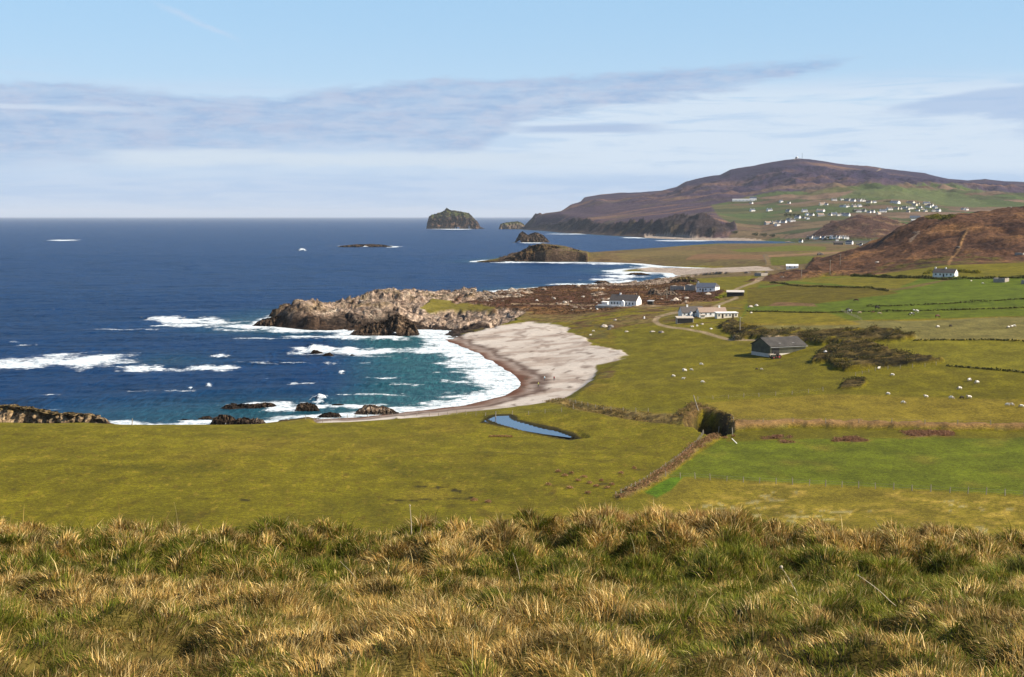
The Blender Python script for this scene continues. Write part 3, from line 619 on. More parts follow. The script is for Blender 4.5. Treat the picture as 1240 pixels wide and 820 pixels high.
mk = t.new('ShaderNodeSeparateColor'); t.link(t.new('ShaderNodeVertexColor', layer_name='Foam').outputs['Color'], mk.inputs[0])
fo, te, hz = mk.outputs
w1 = t.noise(t.mapping(pos, (5.0, 1.0, 1), (0, 0, .06)), .11, 7, .74); w2 = t.noise(t.mapping(pos, (.55, 1.0, 1), (0, 0, -.2)), .035, 5, .6); w3 = t.noise(t.mapping(pos, (.35, 1.0, 1)), .007, 6, .7)
fn = t.noise(t.mapping(pos, (.8, 1, 1)), .45, 6, .7); fn2 = t.noise(t.mapping(pos, (.5, 1, 1)), .12, 5, .65)
m1 = t.math('MULTIPLY', t.ss(w1, .40, .66), t.ss(w2, .3, .6, .55, 1.0)); m2 = t.ss(w2, .36, .64)
deep = t.mix(m1, (.0005, .011, .042), (.004, .060, .190)); deep = t.mix(t.math('MULTIPLY', m2, .5), deep, (.001, .038, .140))  # wave glints and shaded slopes mixed into the water colour
deep = t.mix(t.ss(w3, .4, .6, 0, .5), deep, (.0005, .026, .098))
tealc = t.mix(m1, (.010, .062, .085), (.035, .15, .17))
deep = t.mix(te, deep, tealc)
fm = t.math('ADD', fo, t.math('MULTIPLY', t.math('SUBTRACT', fn, .5), 1.7)); fm = t.math('ADD', fm, t.math('MULTIPLY', t.math('SUBTRACT', fn2, .5), 1.6))
fmask = t.math('MULTIPLY', t.ss(fm, .30, .90), t.ss(fo, .03, .35))
caps = t.ss(t.math('ADD', fn2, t.math('MULTIPLY', w2, .6)), 1.02, 1.07)
caps = t.math('MULTIPLY', caps, .5)
fmask = t.math('MAXIMUM', fmask, caps)
col = t.mix(fmask, deep, t.mix(t.ss(fn, .3, .7), (.40, .50, .56), (.80, .82, .82)))
t.link(col, b.inputs['Base Color'])
t.link(t.math('MULTIPLY_ADD', fmask, .5, .28), b.inputs['Roughness']); b.inputs['IOR'].default_value = 1.33
t.link(t.ss(fmask, 0, 1, .012, .05), b.inputs['Specular IOR Level'])
hh = t.math('ADD', t.math('MULTIPLY', w1, 3.0), t.math('MULTIPLY', w2, 5.0)); hh = t.math('ADD', hh, t.math('MULTIPLY', fn, .5)); hh = t.math('ADD', hh, t.math('MULTIPLY', fmask, .35))
bp = t.new('ShaderNodeBump'); t.link(hh, bp.inputs['Height']); bp.inputs['Distance'].default_value = 1.0; t.link(t.math('MULTIPLY_ADD', fmask, -.55, .9), bp.inputs['Strength'])
t.link(bp.outputs[0], b.inputs['Normal'])
FA = np.stack([foam, teal, 0 * foam], -1).reshape(-1, 3)[used]
sea = np_mesh('sea', V[used], F, wm, True, {'Foam': FA}); tag(sea, kind='structure')
# ------------------------------------------------------------------ sun, sky, air
SAZ = R(106); SEL = R(37)      # sun to the right, a little ahead of the viewer
sdir = Vector((math.sin(SAZ) * math.cos(SEL), math.cos(SAZ) * math.cos(SEL), math.sin(SEL)))
sl = bpy.data.lights.new('sun', 'SUN'); sun = bpy.data.objects.new('sun', sl); COL.objects.link(sun)
sl.energy = 5.0; sl.angle = R(.53); sl.color = (1, .88, .72)
sun.rotation_euler = sdir.to_track_quat('Z', 'Y').to_euler()
W = bpy.data.worlds.new('World'); scene.world = W; W.use_nodes = True; t = NT(W.node_tree)
bg = W.node_tree.nodes['Background']; bg.inputs['Strength'].default_value = 0.085
sky = t.new('ShaderNodeTexSky', sky_type='NISHITA', sun_disc=False, sun_elevation=SEL, sun_rotation=SAZ, altitude=60, air_density=1.0, dust_density=.6, ozone_density=1.6)
tc = t.new('ShaderNodeTexCoord').outputs['Generated']; se = t.new('ShaderNodeSeparateXYZ'); t.link(tc, se.inputs[0])
az = t.math('MULTIPLY', t.math('ARCTAN2', se.outputs[0], se.outputs[1]), FPX)       # photo px right of centre
el = t.math('MULTIPLY', t.math('ARCSINE', se.outputs[2]), FPX)                       # photo px above horizon
cv = t.new('ShaderNodeCombineXYZ'); t.link(az, cv.inputs[0]); t.link(el, cv.inputs[1])
cvo = cv.outputs[0]
nA = t.noise(t.mapping(cvo, (.006, .035, 1)), 1, 7, .6, dist=.3); nB = t.noise(t.mapping(cvo, (.02, .06, 1)), 1, 6, .65); nC = t.noise(t.mapping(cvo, (.0025, .03, 1), (0, 0, .05), (3, 7, 0)), 1, 6, .55, dist=.6)
nAc = t.math('SUBTRACT', nA, .5); nBc = t.math('SUBTRACT', nB, .5); nCc = t.math('SUBTRACT', nC, .5)
def curve(pts):
    """piecewise height as a function of azimuth, both in px"""
    n = t.new('ShaderNodeFloatCurve'); c = n.mapping.curves[0]
    P = [((x + 800) / 1600, y / 300) for x, y in pts]
    while len(c.points) < len(P): c.points.new(.5, .5)
    for q, p in zip(c.points, P): q.location = p; q.handle_type = 'AUTO'
    n.mapping.update()
    t.link(t.math('DIVIDE', t.math('ADD', az, 800), 1600, clamp=True), n.inputs['Value'])
    return t.math('MULTIPLY', n.outputs[0], 300)
def px2(pts): return [(math.atan((x - 620) / FPX) * FPX, (262 - y)) for x, y in pts]
up = curve(px2([(-150,100),(0,108),(100,108),(200,116),(300,120),(400,109),(500,99),(560,95),(700,93),(850,84),(950,78),(1040,78),(1120,95),(1400,120)]))
lo = curve(px2([(-150,205),(0,200),(200,196),(340,186),(450,184),(560,190),(600,172),(650,146),(700,136),(800,126),(900,110),(1000,92),(1050,82),(1200,96),(1400,120)]))
j = t.math('ADD', t.math('MULTIPLY', nBc, 26), t.math('MULTIPLY', nAc, 16))
topE = t.ss(t.math('SUBTRACT', t.math('ADD', up, j), el), -2, 9); botE = t.ss(t.math('SUBTRACT', el, t.math('ADD', lo, t.math('MULTIPLY', nAc, 60))), t.ss(az, -200, 60, -22, -4), t.ss(az, -200, 60, 26, 9))
band = t.math('MULTIPLY', topE, botE)
base = t.new('ShaderNodeVectorMath', operation='SCALE'); t.link(sky.outputs[0], base.inputs[0]); base.inputs['Scale'].default_value = 1.0
S = 10.0
def cc(c): return tuple(x * S * SKYK for x in lin(c))
SKYK = .66
skyc = t.mix(t.ss(el, 60, 420, .85, .6), base.outputs[0], t.mix(t.ss(el, 40, 270), cc((200,225,250)), cc((168,213,251))))
# high thin white veil across the whole lower sky, streaky to the right
veil = t.math('MULTIPLY', t.ss(t.math('ADD', el, t.math('MULTIPLY', nCc, 120)), 175, 120), .75)
skyc = t.mix(veil, skyc, cc((196,218,244)))
streak = t.math('MULTIPLY', t.ss(nC, .42, .6), t.math('MULTIPLY', t.ss(el, 30, 60), t.ss(el, 165, 120)))
nF0 = t.noise(t.mapping(cvo, (.007, .085, 1), (0, 0, .05), (2, 0, 0)), 1, 7, .66, dist=.6)
streak = t.math('MULTIPLY', t.ss(nF0, .34, .52), t.math('MULTIPLY', t.ss(el, 34, 60), t.math('MULTIPLY', t.ss(el, 170, 135), t.ss(az, -150, 120, .25, 1.0))))
skyc = t.mix(t.math('MULTIPLY', streak, .85), skyc, cc((220,235,250)))
grey = t.mix(t.ss(nB, .35, .65), cc((152,184,224)), cc((184,198,226)))
nF = t.noise(t.mapping(cvo, (.012, .09, 1), (0, 0, .04)), 1, 7, .68, dist=.5)
bandm = t.math('MULTIPLY', band, t.ss(nF, .35, .62, .86, .56))
skyc = t.mix(bandm, skyc, grey)
# bright bar low in the middle left
wl = t.math('ADD', t.math('ABSOLUTE', t.math('ADD', el, t.math('ADD', -68, t.math('MULTIPLY', nAc, 26)))), t.math('MULTIPLY', nBc, 10))
wb = t.math('MULTIPLY', t.ss(wl, 13, 4), t.math('MULTIPLY', t.ss(az, -520, -430), t.ss(az, 160, -60)))
skyc = t.mix(t.math('MULTIPLY', wb, t.ss(nF, .3, .5, .6, 1.0)), skyc, cc((214,229,244)))
wl2 = t.math('ABSOLUTE', t.math('ADD', el, t.math('ADD', -123, t.math('MULTIPLY', nAc, 14))))
wb2 = t.math('MULTIPLY', t.ss(wl2, 5, 1), t.ss(az, -390, -520)); skyc = t.mix(t.math('MULTIPLY', wb2, .7), skyc, cc((214,228,245)))
# lower grey-blue sheet above the horizon and the right-hand bank
low = t.ss(t.math('ADD', el, t.math('MULTIPLY', nAc, 22)), 62, 34); skyc = t.mix(t.math('MULTIPLY', low, .75), skyc, t.mix(t.ss(nF0, .4, .6), cc((176,204,238)), cc((198,217,242))))
rl = curve(px2([(-150,262),(700,262),(860,255),(900,200),(1000,150),(1060,137),(1150,121),(1240,110),(1400,100)]))
rb = t.math('MULTIPLY', t.ss(t.math('SUBTRACT', t.math('ADD', rl, t.math('MULTIPLY', nAc, 24)), el), 0, 8), t.ss(az, 300, 480))
rb = t.math('MULTIPLY', rb, t.ss(t.math('ADD', nA, t.math('MULTIPLY', t.math('SUBTRACT', el, 110), .006)), .42, .62)); skyc = t.mix(t.math('MULTIPLY', rb, .68), skyc, cc((170,196,232)))
# dark scud bars in the centre
sb = t.math('ABSOLUTE', t.math('ADD', el, t.math('ADD', -104, t.math('MULTIPLY', nAc, 12)))); sb = t.math('MULTIPLY', t.ss(sb, 7, 2), t.math('MULTIPLY', t.ss(az, -20, 40), t.ss(az, 210, 130)))
skyc = t.mix(t.math('MULTIPLY', sb, .75), skyc, cc((166,190,226)))
# faint contrail upper left
ct = t.math('ABSOLUTE', t.math('SUBTRACT', el, t.math('ADD', t.math('MULTIPLY', az, -.42), t.math('ADD', 69, t.math('MULTIPLY', nBc, 14))))); ct = t.math('MULTIPLY', t.ss(ct, 6, 0), t.math('MULTIPLY', t.ss(az, -430, -390), t.ss(az, -310, -350)))
skyc = t.mix(t.math('MULTIPLY', ct, .45), skyc, cc((205,222,245)))
dn = t.math('MAXIMUM', t.ss(el, 0, -40), t.ss(el, 380, 1100)); skyc = t.mix(dn, skyc, base.outputs[0])
t.link(skyc, bg.inputs['Color'])
# haze
HZ = True
if HZ:
    o = bobj('haze', boxbm(-92000, 92000, -2000, 92000, -6, 430), bpy.data.materials.new('air')); tag(o, kind='stuff')
    hm = o.data.materials[0]; hm.use_nodes = True; ht = NT(hm.node_tree); ht.n.remove(ht.n['Principled BSDF'])
    pv = ht.new('ShaderNodeVolumePrincipled'); pv.inputs['Density'].default_value = 1.7e-5; pv.inputs['Color'].default_value = (.80, .88, 1, 1); pv.inputs['Anisotropy'].default_value = .0
    ht.link(pv.outputs[0], ht.n['Material Output'].inputs['Volume'])
vs = scene.view_settings; vs.view_transform = 'Standard'; vs.look = 'None'; vs.gamma = 1; vs.use_curve_mapping = False; vs.exposure = .78
scene.cycles.volume_bounces = 0; scene.cycles.max_bounces = 6; scene.cycles.transparent_max_bounces = 8
# ------------------------------------------------------------------ rocks and islands
def rock_thing(name, prof, base, label, cat, depth=.8, green=None, tone=((118,96,76),(164,142,120),(54,43,36)), group=None, zbase=0.0, jag=1.0, res=None, tide=2.2, seed=0, kind=None):
    P = np.array(prof, float); px0, px1 = P[0, 0], P[-1, 0]
    _, Yf, _ = pz((px0 + px1) / 2, base, zbase)
    wid = (px1 - px0) * Yf / FPX; dep = wid * depth; Yc = Yf + dep * .5
    nx = res or int(np.clip((px1 - px0) * 4, 50, 280)); ny = max(24, int(nx * .6))
    u = np.linspace(0, 1, nx); v = np.linspace(-1, 1, ny); U_, V_ = np.meshgrid(u, v)
    px = px0 + (px1 - px0) * U_; py = np.interp(px, P[:, 0], P[:, 1])
    a, s = ray(px, py); H = CZ + s * Yc - zbase; H = np.maximum(H, 0)
    end = 1 - np.abs(2 * U_ - 1) ** 4
    hw_ = (.55 + .45 * end) * (1 + .25 * fbm(U_ * 5 + seed, V_ * 0 + seed, 3))
    pa = U_ * wid; pb = V_ * dep / 2
    sc = max(wid / 9, .5)
    ridg = fbm(pa / sc + seed * 7, pb / sc + seed, 4, True)
    tt = np.clip(np.abs(V_) / hw_ + .16 * ridg - .05, 0, 1.4)
    shp = np.where(tt < 1, (1 - np.clip(tt, 0, 1) ** 3.2) ** .75, 0)
    Hm = H.max()
    z = H * shp * (1 - .22 * jag * np.clip(1 - ridg, 0, 1) * (tt > .25)) + Hm * .11 * jag * (fbm(pa / (sc * .6) + seed, pb / (sc * .6), 5, True) - .45) * (shp > .02) * np.minimum(1, H / (Hm * .3))
    fm_ = (shp > .02) * 1.0; z = z + Hm * .20 * jag * facets(pa / (sc * 1.1) + seed, pb / (sc * 1.1) + seed, fm_) * np.minimum(1, H / (Hm * .4)) + Hm * .10 * jag * facets(pa / (sc * .4) + seed, pb / (sc * .4), fm_) * np.minimum(1, H / (Hm * .4))
    z = z - 1.2 * (tt >= 1) - .02 * Hm
    y = Yc + pb + sc * .9 * fbm(pa / sc * .8 + seed, z / sc * .5, 3, True) * np.sign(pb) * -1 * (np.abs(V_) > .15) * np.minimum(1, z.clip(0) / (Hm * .15)) + sc * .3 * fbm(pa / sc * 1.7, z / sc * 1.5 + seed, 3); x = a[0][None, :] * Yc + 0 * y + sc * .18 * fbm(pb / sc * 2, z / sc * 2, 3)
    Vv = np.stack([x, y, z + zbase], -1)
    gxm = np.gradient(z, axis=1) / (wid / nx + 1e-6); gym = np.gradient(z, axis=0) / (dep / ny + 1e-6); sl_ = np.sqrt(gxm ** 2 + gym ** 2)
    n = fbm(pa / sc * 2 + 3, pb / sc * 2 + z / sc * 2, 4)
    c = np.empty(z.shape + (3,)); c[:] = alb(tone[0]); c = lerp(c, alb(tone[1]), smooth(-.05, .4, n))
    if green is not None:
        gmk = smooth(.35, .6, z / Hm + .15 * n) * (1 - smooth(.7, 1.7, sl_)); c = lerp(c, alb(green), gmk)
    if tide: c = lerp(c, alb(tone[2]), (1 - smooth(tide * .5, tide, z + .5 * tide * n)) * .9)
    i0 = (np.arange(ny - 1)[:, None] * nx + np.arange(nx - 1)[None]).ravel(); Fq = np.stack([i0, i0 + 1, i0 + nx + 1, i0 + nx], -1)
    Vv = Vv.reshape(-1, 3); org = Vector((float(Vv[:, 0].mean()), float(Yc), float(zbase)))
    Vv = Vv - np.array(org)
    o = np_mesh(name, Vv, Fq, rockm, True, {'Col': c.reshape(-1, 3), 'Msk': np.tile([1., 0, 0], (nx * ny, 1))})
    o.location = org; return tag(o, label, cat, group, kind)
rockm = gm
big = rock_thing('island', [(517,278),(517.6,269),(519.7,262.4),(522.3,260.5),(533,258),(537,255.5),(541,253),(546,255.3),(561.6,256),(567.4,257.5),(572,263),(577.7,267.6),(581,274),(585,276),(589,277.5)], 277.3, 'steep dark island with a green grassy top standing alone on the horizon', 'island', .7, (104,116,56), ((62,54,52),(150,118,92),(66,60,58)), tide=5, seed=2, jag=.35)
SEA_ROCKS = [
 ('sea_stack', [(612,293.5),(624,293),(628.6,283.8),(633,280.3),(639,285),(643,283),(648,281),(654.7,282.8),(661,288),(665.4,293)], 293.8, 'twin humped brown sea stack between the near headland and the island', .5, None),
 ('islet', [(604,277.5),(606,271),(615,269.5),(625,268),(630,268.5),(634,272),(640,277.5)], 277.6, 'low green topped islet beside the tip of the far cliffs', .6, (112,116,66)),
 ('skerry', [(406,299.4),(415,297.5),(430,296),(450,295.6),(465,296.6),(478,299.2)], 299.4, 'flat dark skerry ringed with surf in the open sea left of centre', .35, None),
 ('sea_rock', [(268,495.5),(273,491),(280,488.8),(288,490.2),(300,489.4),(312,488.6),(322,487.4),(330,489),(338,494)], 495.5, 'long low brown rock awash in foam near the bottom left shore', .4, None),
 ('sea_rock', [(357,498),(360,490),(366,488),(376,488.5),(383,491),(387,497)], 498.4, 'rounded brown rock beside the big white breaker near shore', .6, None),
 ('sea_rock', [(398,492),(403,489.6),(412,489),(421,492)], 492.4, 'thin flat dark rock seaward of the pale shore boulder', .4, None),
 ('shore_rock', [(428,502),(434,496),(440,492.5),(449,490),(458,493),(466,492.5),(474,495.5),(486,502)], 502.6, 'pale grey domed shore rock at the end of the near sand', .5, None),
 ('shore_rock', [(382,506),(390,501.5),(400,499),(410,500.5),(414,505)], 506, 'dark brown shore rock just left of the pale domed rock', .5, None),
 ('shore_rock', [(298,517),(302,508.5),(310,506),(318,508),(324,515)], 516, 'pale pinkish rock showing over the edge of the pasture', .6, None),
 ('shore_rock', [(334,512),(340,508.5),(348,507.8),(354,511)], 512, 'small sandy coloured rock on the pasture edge', .6, None),
 ('shore_rock', [(254,515),(259,507),(266,503),(274,502.6),(282,505),(288,511)], 516, 'tallest brown rock in the surf below the left pasture', .6, None),
 ('shore_rock', [(282,515),(288,507),(296,505),(303,508),(312,508.5),(322,515)], 516.5, 'broad tan rock beside the tallest brown rock below the pasture', .5, None),
 ('sea_rock', [(240,507),(246,504.5),(254,504),(259,507.4)], 508, 'small reddish rock in foam left of the tallest shore rock', .5, None),
 ('sea_rock', [(217,509),(222,507),(230,508.6)], 509.3, 'tiny dark rock in the leftmost strip of shore foam', .5, None),
 ('sea_rock', [(376,427),(380,423.5),(385,424.5),(392,427.5)], 428, 'dark wave washed rock under the spray in mid bay', .5, None),
 ('sea_rock', [(390,431),(394,428),(399,427),(404,430)], 431.5, 'small dark rock in the long breaker, right of the spray', .5, None),
 ('sea_rock', [(423,431),(426,428.8),(431,431)], 431.6, 'lone dark rock near the right end of the long breaker', .6, None),
 ('sea_rock', [(306,394),(316,388),(330,384),(342,382),(350,386),(352,394)], 395.5, 'black pointed rock off the tip of the rocky headland', .5, None),
 ('sea_rock', [(326,382),(330,376),(340,373.5),(350,375),(354,381)], 384, 'blocky brown rock behind the tip of the rocky headland', .6, None),
 ('shore_rock', [(-60,515),(-30,494),(0,491),(11,489.5),(27,492),(55,497),(82,500.4),(110,501.2),(123,505.3),(136,513)], 519, 'long grey and ochre outcrop at the left edge behind the pasture', .25, (150,128,84)),
 ('shore_rock', [(418,409),(430,400),(445,393),(460,390),(480,381),(492,386),(503,396),(508,406)], 407.5, 'big black wet rock where the headland meets the beach', .6, None),
 ('shore_rock', [(795,358),(800,354),(808,352),(816,353.5),(822,358)], 358.5, 'grey outcrop in the heather right of the white slate roofed house', .7, None),
 ('shore_rock', [(784,357),(787,350.5),(792,349.5),(797,351.5),(800,357)], 357.5, 'tall pale crag in the heather behind the white house', .8, None),
 ('headland_rock', [(606,317),(612,313),(622,309),(632,303),(642,299),(655,296.3),(666,297),(674,299),(684,303),(694,302.5),(703,305.5),(709,312),(712,317)], 317.2, 'rugged brown headland crag jutting into the sea beyond the beach bay', .5, (112,96,52)),
 ('sea_rock', [(575,317.6),(585,316.6),(600,315.8),(612,317)], 317.8, 'low dark reef trailing off the brown headland crag', .3, None),
 ('shore_rock', [(812,341),(817,337.5),(824,335.6),(834,334.6),(842,337),(847,341)], 342, 'dark grassy knob of rock beside the inlet of surf', .8, (118,104,58)),
 ('sea_rock', [(718,343),(724,340),(733,339.6),(740,343)], 343.4, 'black rock in the surf at the mouth of the rocky inlet', .5, None),
 ('sea_rock', [(757,333),(764,330.5),(776,330),(788,332.6)], 333.4, 'black reef in the middle of the rocky inlet', .4, None)]
for k, (nm, pr, bs, lb, dp, gr) in enumerate(SEA_ROCKS):
    dark = any(w in lb for w in ('dark', 'black', 'brown'))
    tn = ((84,68,54),(132,112,90),(46,38,32)) if dark else ((146,124,104),(188,172,152),(70,58,48))
    if 'headland_rock' == nm: tn = ((80,62,46),(138,114,84),(56,46,40)); gr = (104,84,48)
    inland = 'heather' in lb or 'knob' in lb
    zb = float(hit((pr[0][0] + pr[-1][0]) / 2, bs).z) - .3 if inland else 0.0
    if 'ochre' in lb: tn = ((176,150,116),(206,184,150),(96,78,60))
    rock_thing(nm, pr, bs, lb, 'rock' if nm != 'islet' else 'island', dp, gr, tn, zbase=zb, tide=0 if inland else (3 if bs < 300 else 1.6), seed=k + 5, group=None, jag=.75 if nm == 'headland_rock' else .4 if bs < 345 else (.3 if 'ochre' in lb else .8))
# ------------------------------------------------------------------ pond
pm, t, b = newmat('pond_water'); b.inputs['Base Color'].default_value = (.004, .02, .06, 1); b.inputs['Roughness'].default_value = .10; b.inputs['Specular IOR Level'].default_value = .35
pos = t.new('ShaderNodeNewGeometry').outputs['Position']; bp = t.new('ShaderNodeBump'); bp.inputs['Strength'].default_value = .5; t.link(t.noise(pos, 3.0, 3), bp.inputs['Height']); t.link(bp.outputs[0], b.inputs['Normal'])
bm = bmesh.new(); vs_ = []
for px, py in [(586,510),(600,504),(617,503.5),(624,508),(640,512),(660,516),(690,520),(704,527),(690,530),(660,526),(630,521),(600,515)]:
    a, Y, z = pz(px, py, PZ); vs_.append(bm.verts.new((a * Y, Y, PZ)))
bm.faces.new(vs_); pond = bobj('pond', bm, pm); tag(pond, kind='structure')
# ------------------------------------------------------------------ buildings
M = dict(white=simple('whitewash', (.80, .79, .76), .85, .28, .5), slate=simple('slate', (.085, .075, .07), .7, .3, 2.0), glass=simple('window_glass', (.02, .025, .03), .1, .2, 3, .6), frame=simple('window_frame', (.75, .75, .73), .5, .05),
  dark=simple('dark_timber', (.05, .04, .03), .9, .3, 2), tan=simple('rendered_wall', (.46, .40, .33), .9, .15, 1), pink=simple('tiled_roof', (.30, .22, .17), .85, .25, 2), blue=simple('blue_slate', (.07, .085, .12), .6, .2, 1.5),
  conc=simple('concrete_block', (.50, .46, .41), .9, .15, 1.2), clad=simple('green_cladding', (.05, .055, .035), .7, .2, 1.0), metal=simple('weathered_metal', (.35, .36, .36), .5, .2, 3), wood=simple('grey_post_wood', (.30, .26, .20), .9, .3, 4),
  stone=simple('field_stone', (.33, .29, .25), .95, .35, 1.5, bump=.6), cream=simple('cream_render', (.66, .60, .48), .85, .1, 1), red=simple('red_paint', (.28, .05, .04), .5, .2, 2), black=simple('rubber_and_doorway_shade', (.02, .02, .02), .8, .2, 3), wire=simple('fence_wire', (.2, .2, .2), .5, .1, 3),
  grey=simple('grey_render', (.38, .38, .38), .85, .15, 1), yard=simple('yard_gravel', (.30, .28, .25), .95, .15, .6))
def corrugated(name, c):
    m, t, b = newmat(name); p = t.new('ShaderNodeTexCoord').outputs['Object']; w = t.new('ShaderNodeTexWave'); t.link(p, w.inputs[0]); w.inputs['Scale'].default_value = 2.2; w.inputs['Distortion'].default_value = .4
    n = t.noise(p, .5, 5); f = t.math('MULTIPLY', t.ss(w.outputs['Fac'], 0, 1, .82, 1.15), t.ss(n, .3, .7, .75, 1.25)); v = t.new('ShaderNodeVectorMath', operation='SCALE'); v.inputs[0].default_value = c; t.link(f, v.inputs['Scale'])
    t.link(v.outputs[0], b.inputs['Base Color']); b.inputs['Roughness'].default_value = .65; return m
M['roofc'] = corrugated('corrugated_roof', (.062, .056, .048)); M['cladc'] = corrugated('corrugated_cladding', (.06, .062, .04))
def gable_body(L, D, h, r, over=0):
    bm = bmesh.new(); x = L / 2; y = D / 2
    A_ = [bm.verts.new(p) for p in ((-x,-y,-1.5),(-x,y,-1.5),(-x,y,h),(-x,0,r),(-x,-y,h))]; B_ = [bm.verts.new((-v.co.x, v.co.y, v.co.z)) for v in A_]
    bm.faces.new(A_[::-1]); bm.faces.new(B_)
    for i in range(5): j = (i + 1) % 5; bm.faces.new((A_[i], A_[j], B_[j], B_[i]))
    bmesh.ops.recalc_face_normals(bm, faces=bm.faces); return bm
def roof_bm(L, D, h, r, ov=.3, th=.16):
    bm = bmesh.new(); x = L / 2 + ov * .6; k = (r - h) / (D / 2)
    for s in (-1, 1):
        y1 = s * (D / 2 + ov); z1 = h - k * ov + .03; z0 = r + .03
        p = [(-x, 0, z0), (x, 0, z0), (x, y1, z1), (-x, y1, z1)]
        lo = [bm.verts.new(q) for q in p]; hi = [bm.verts.new((q[0], q[1], q[2] + th)) for q in p]
        bm.faces.new(lo); bm.faces.new(hi[::-1])
        for i in range(4): j = (i + 1) % 4; bm.faces.new((lo[i], hi[i], hi[j], lo[j]))
    bmesh.ops.recalc_face_normals(bm, faces=bm.faces); return bm
def window(parent, x, y, z, w, h, face=-1, frame=True):
    """window on the long wall facing face*y"""
    yo = face * .05
    o = bobj('window', boxbm(x - w/2, x + w/2, min(y, y + yo), max(y, y + yo), z, z + h), M['glass'], parent)
    if frame:
        bm = bmesh.new(); q = y + face * .08; y0, y1 = min(y, q), max(y, q)
        box(bm, x - w/2 - .09, x - w/2, y0, y1, z - .09, z + h + .09); box(bm, x + w/2, x + w/2 + .09, y0, y1, z - .09, z + h + .09)
        box(bm, x - w/2, x + w/2, y0, y1, z + h, z + h + .09); box(bm, x - w/2, x + w/2, y0, y1, z - .09, z)
        box(bm, x - .03, x + .03, y0, y1 , z, z + h)
        bobj('frame', bm, M['frame'], o)
    return o
def house(name, loc, rz, L, D, h, r, label, cat='house', wall='white', roof='slate', wins=(), doors=(), chim=(), group=None, back=True, ww=.9, wh=1.1, wz=.95):
    t_ = empty(name, loc, R(rz)); tag(t_, label, cat, group)
    bobj('wall', gable_body(L, D, h, r), M[wall], t_)
    rf = bobj('roof', roof_bm(L, D, h, r), M[roof], t_)
    for x in chim:
        bm = boxbm(x - .4, x + .4, -.35, .35, r - .5, r + .9); box(bm, x - .46, x + .46, -.41, .41, r + .9, r + 1.02)
        c_ = bobj('chimney', bm, M['white'], rf)
    for x in wins: window(t_, x, -D / 2, wz, ww, wh)
    if back:
        for x in wins[::2]: window(t_, x, D / 2, wz, ww, wh, 1)
    for x in doors:
        d_ = bobj('door', boxbm(x - .45, x + .45, -D/2 - .06, -D/2, 0, 2.05), M['dark'], t_)
        bm = bmesh.new(); cyl(bm, (x + .3, -D/2 - .06, 1.0), (x + .3, -D/2 - .14, 1.0), .04); bobj('handle', bm, M['metal'], d_)
    return t_
def flat_house(name, loc, rz, L, D, h, label, cat, wall, roof, slope=.3, wins=(), doors=(), open_=None):
    t_ = empty(name, loc, R(rz)); tag(t_, label, cat)
    bobj('wall', boxbm(-L/2, L/2, -D/2, D/2, -1.5, h), M[wall], t_)
    bm = boxbm(-L/2 - .25, L/2 + .25, -D/2 - .3, D/2 + .3, h + .005, h + .2)
    for v in bm.verts: v.co.z += slope * (v.co.y / D)
    for v in bm.verts: v.co.z += abs(slope) * .5 * .9
    bobj('roof', bm, M[roof], t_)
    for x in wins: window(t_, x, -D/2, .9, .9, 1.0)
    for x in doors: bobj('door', boxbm(x - .45, x + .45, -D/2 - .06, -D/2, 0, 2.0), M['dark'], t_)
    if open_: bobj('doorway_shade', boxbm(open_[0], open_[1], -D/2 - .04, -D/2, 0, h - .3), M['black'], t_)  # black panel on the solid wall stands in for shade inside the opening
    return t_
def at(px, py): return hit(px, py)
# white slate house on the heather
p = at(758, 371); p.y += 4
H1 = house('slate_roofed_house', p, -30, 17, 7, 3.3, 6.3, 'long white house with grey slate roof standing alone above the beach', wins=(-7, -5.2, -3.3, -1.4, 2.2, 4.2, 6.2), doors=(), chim=(-3.2,), ww=.9, wh=1.3)
bm = gable_body(1.9, 2.2, 2.4, 3.4); bmesh.ops.rotate(bm, verts=bm.verts, matrix=Matrix.Rotation(R(90), 3, 'Z')); bmesh.ops.translate(bm, verts=bm.verts, vec=(.5, -4.3, 0)); bobj('porch', bm, M['white'], H1)
bobj('terrace_wall', boxbm(-14.5, -.5, -6.3, -6.0, -1.5, .9), M['white'], H1)
bobj('terrace', boxbm(-15, 10, -8.6, -3.52, -1.2, .12), M['yard'], H1)
p2 = at(733, 369.5); flat_house('outbuilding', p2, -25, 3.5, 2.6, 1.7, 'tiny white shed at the left end of the white house terrace', 'shed', 'white', 'white')
p2 = at(788, 369); flat_house('outbuilding', p2, -25, 3.0, 2.6, 2.0, 'small dark store just right of the white slate roofed house', 'shed', 'dark', 'grey')
# barn
p = at(942, 431); p.y += 7; p.x += 1.5
B = empty('barn', p, R(25)); tag(B, 'large dark barn with pale block walls at the end of the farm track', 'barn')
L, D, h, r = 16.0, 12, 3.7, 6.3
bobj('block_wall', boxbm(-L/2, L/2, -D/2, D/2, -2.5, .9), M['conc'], B)
bm = bmesh.new(); g_ = gable_body(L - .1, D - .1, h, r)
for v in g_.verts:
    if v.co.z < 0: v.co.z = .903
bobj('cladding', g_, M['cladc'], B); bobj('roof', roof_bm(L, D, h, r, .5, .12), M['roofc'], B)
bobj('doorway_shade', boxbm(-L/2 + .8, -L/2 + 4.0, -D/2 - .05, -D/2, -.3, 3.9), M['black'], B)  # flat black panel, the unlit barn interior painted on
bobj('gutter', boxbm(-L/2 - .3, L/2 + .3, -D/2 - .78, -D/2 - .62, h - .5, h - .36), M['metal'], B)
bobj('yard_slab', boxbm(-3.6, L/2 + 1.2, -D/2 - 1.6, -D/2 - .002, -1.5, -.28), M['conc'], B)
for x in (-3.0, 3.0): bobj('roof_light', (lambda b_: b_)(boxbm(x - .5, x + .5, -4.9, -4.8, 4.5, 4.6)), M['grey'], B)
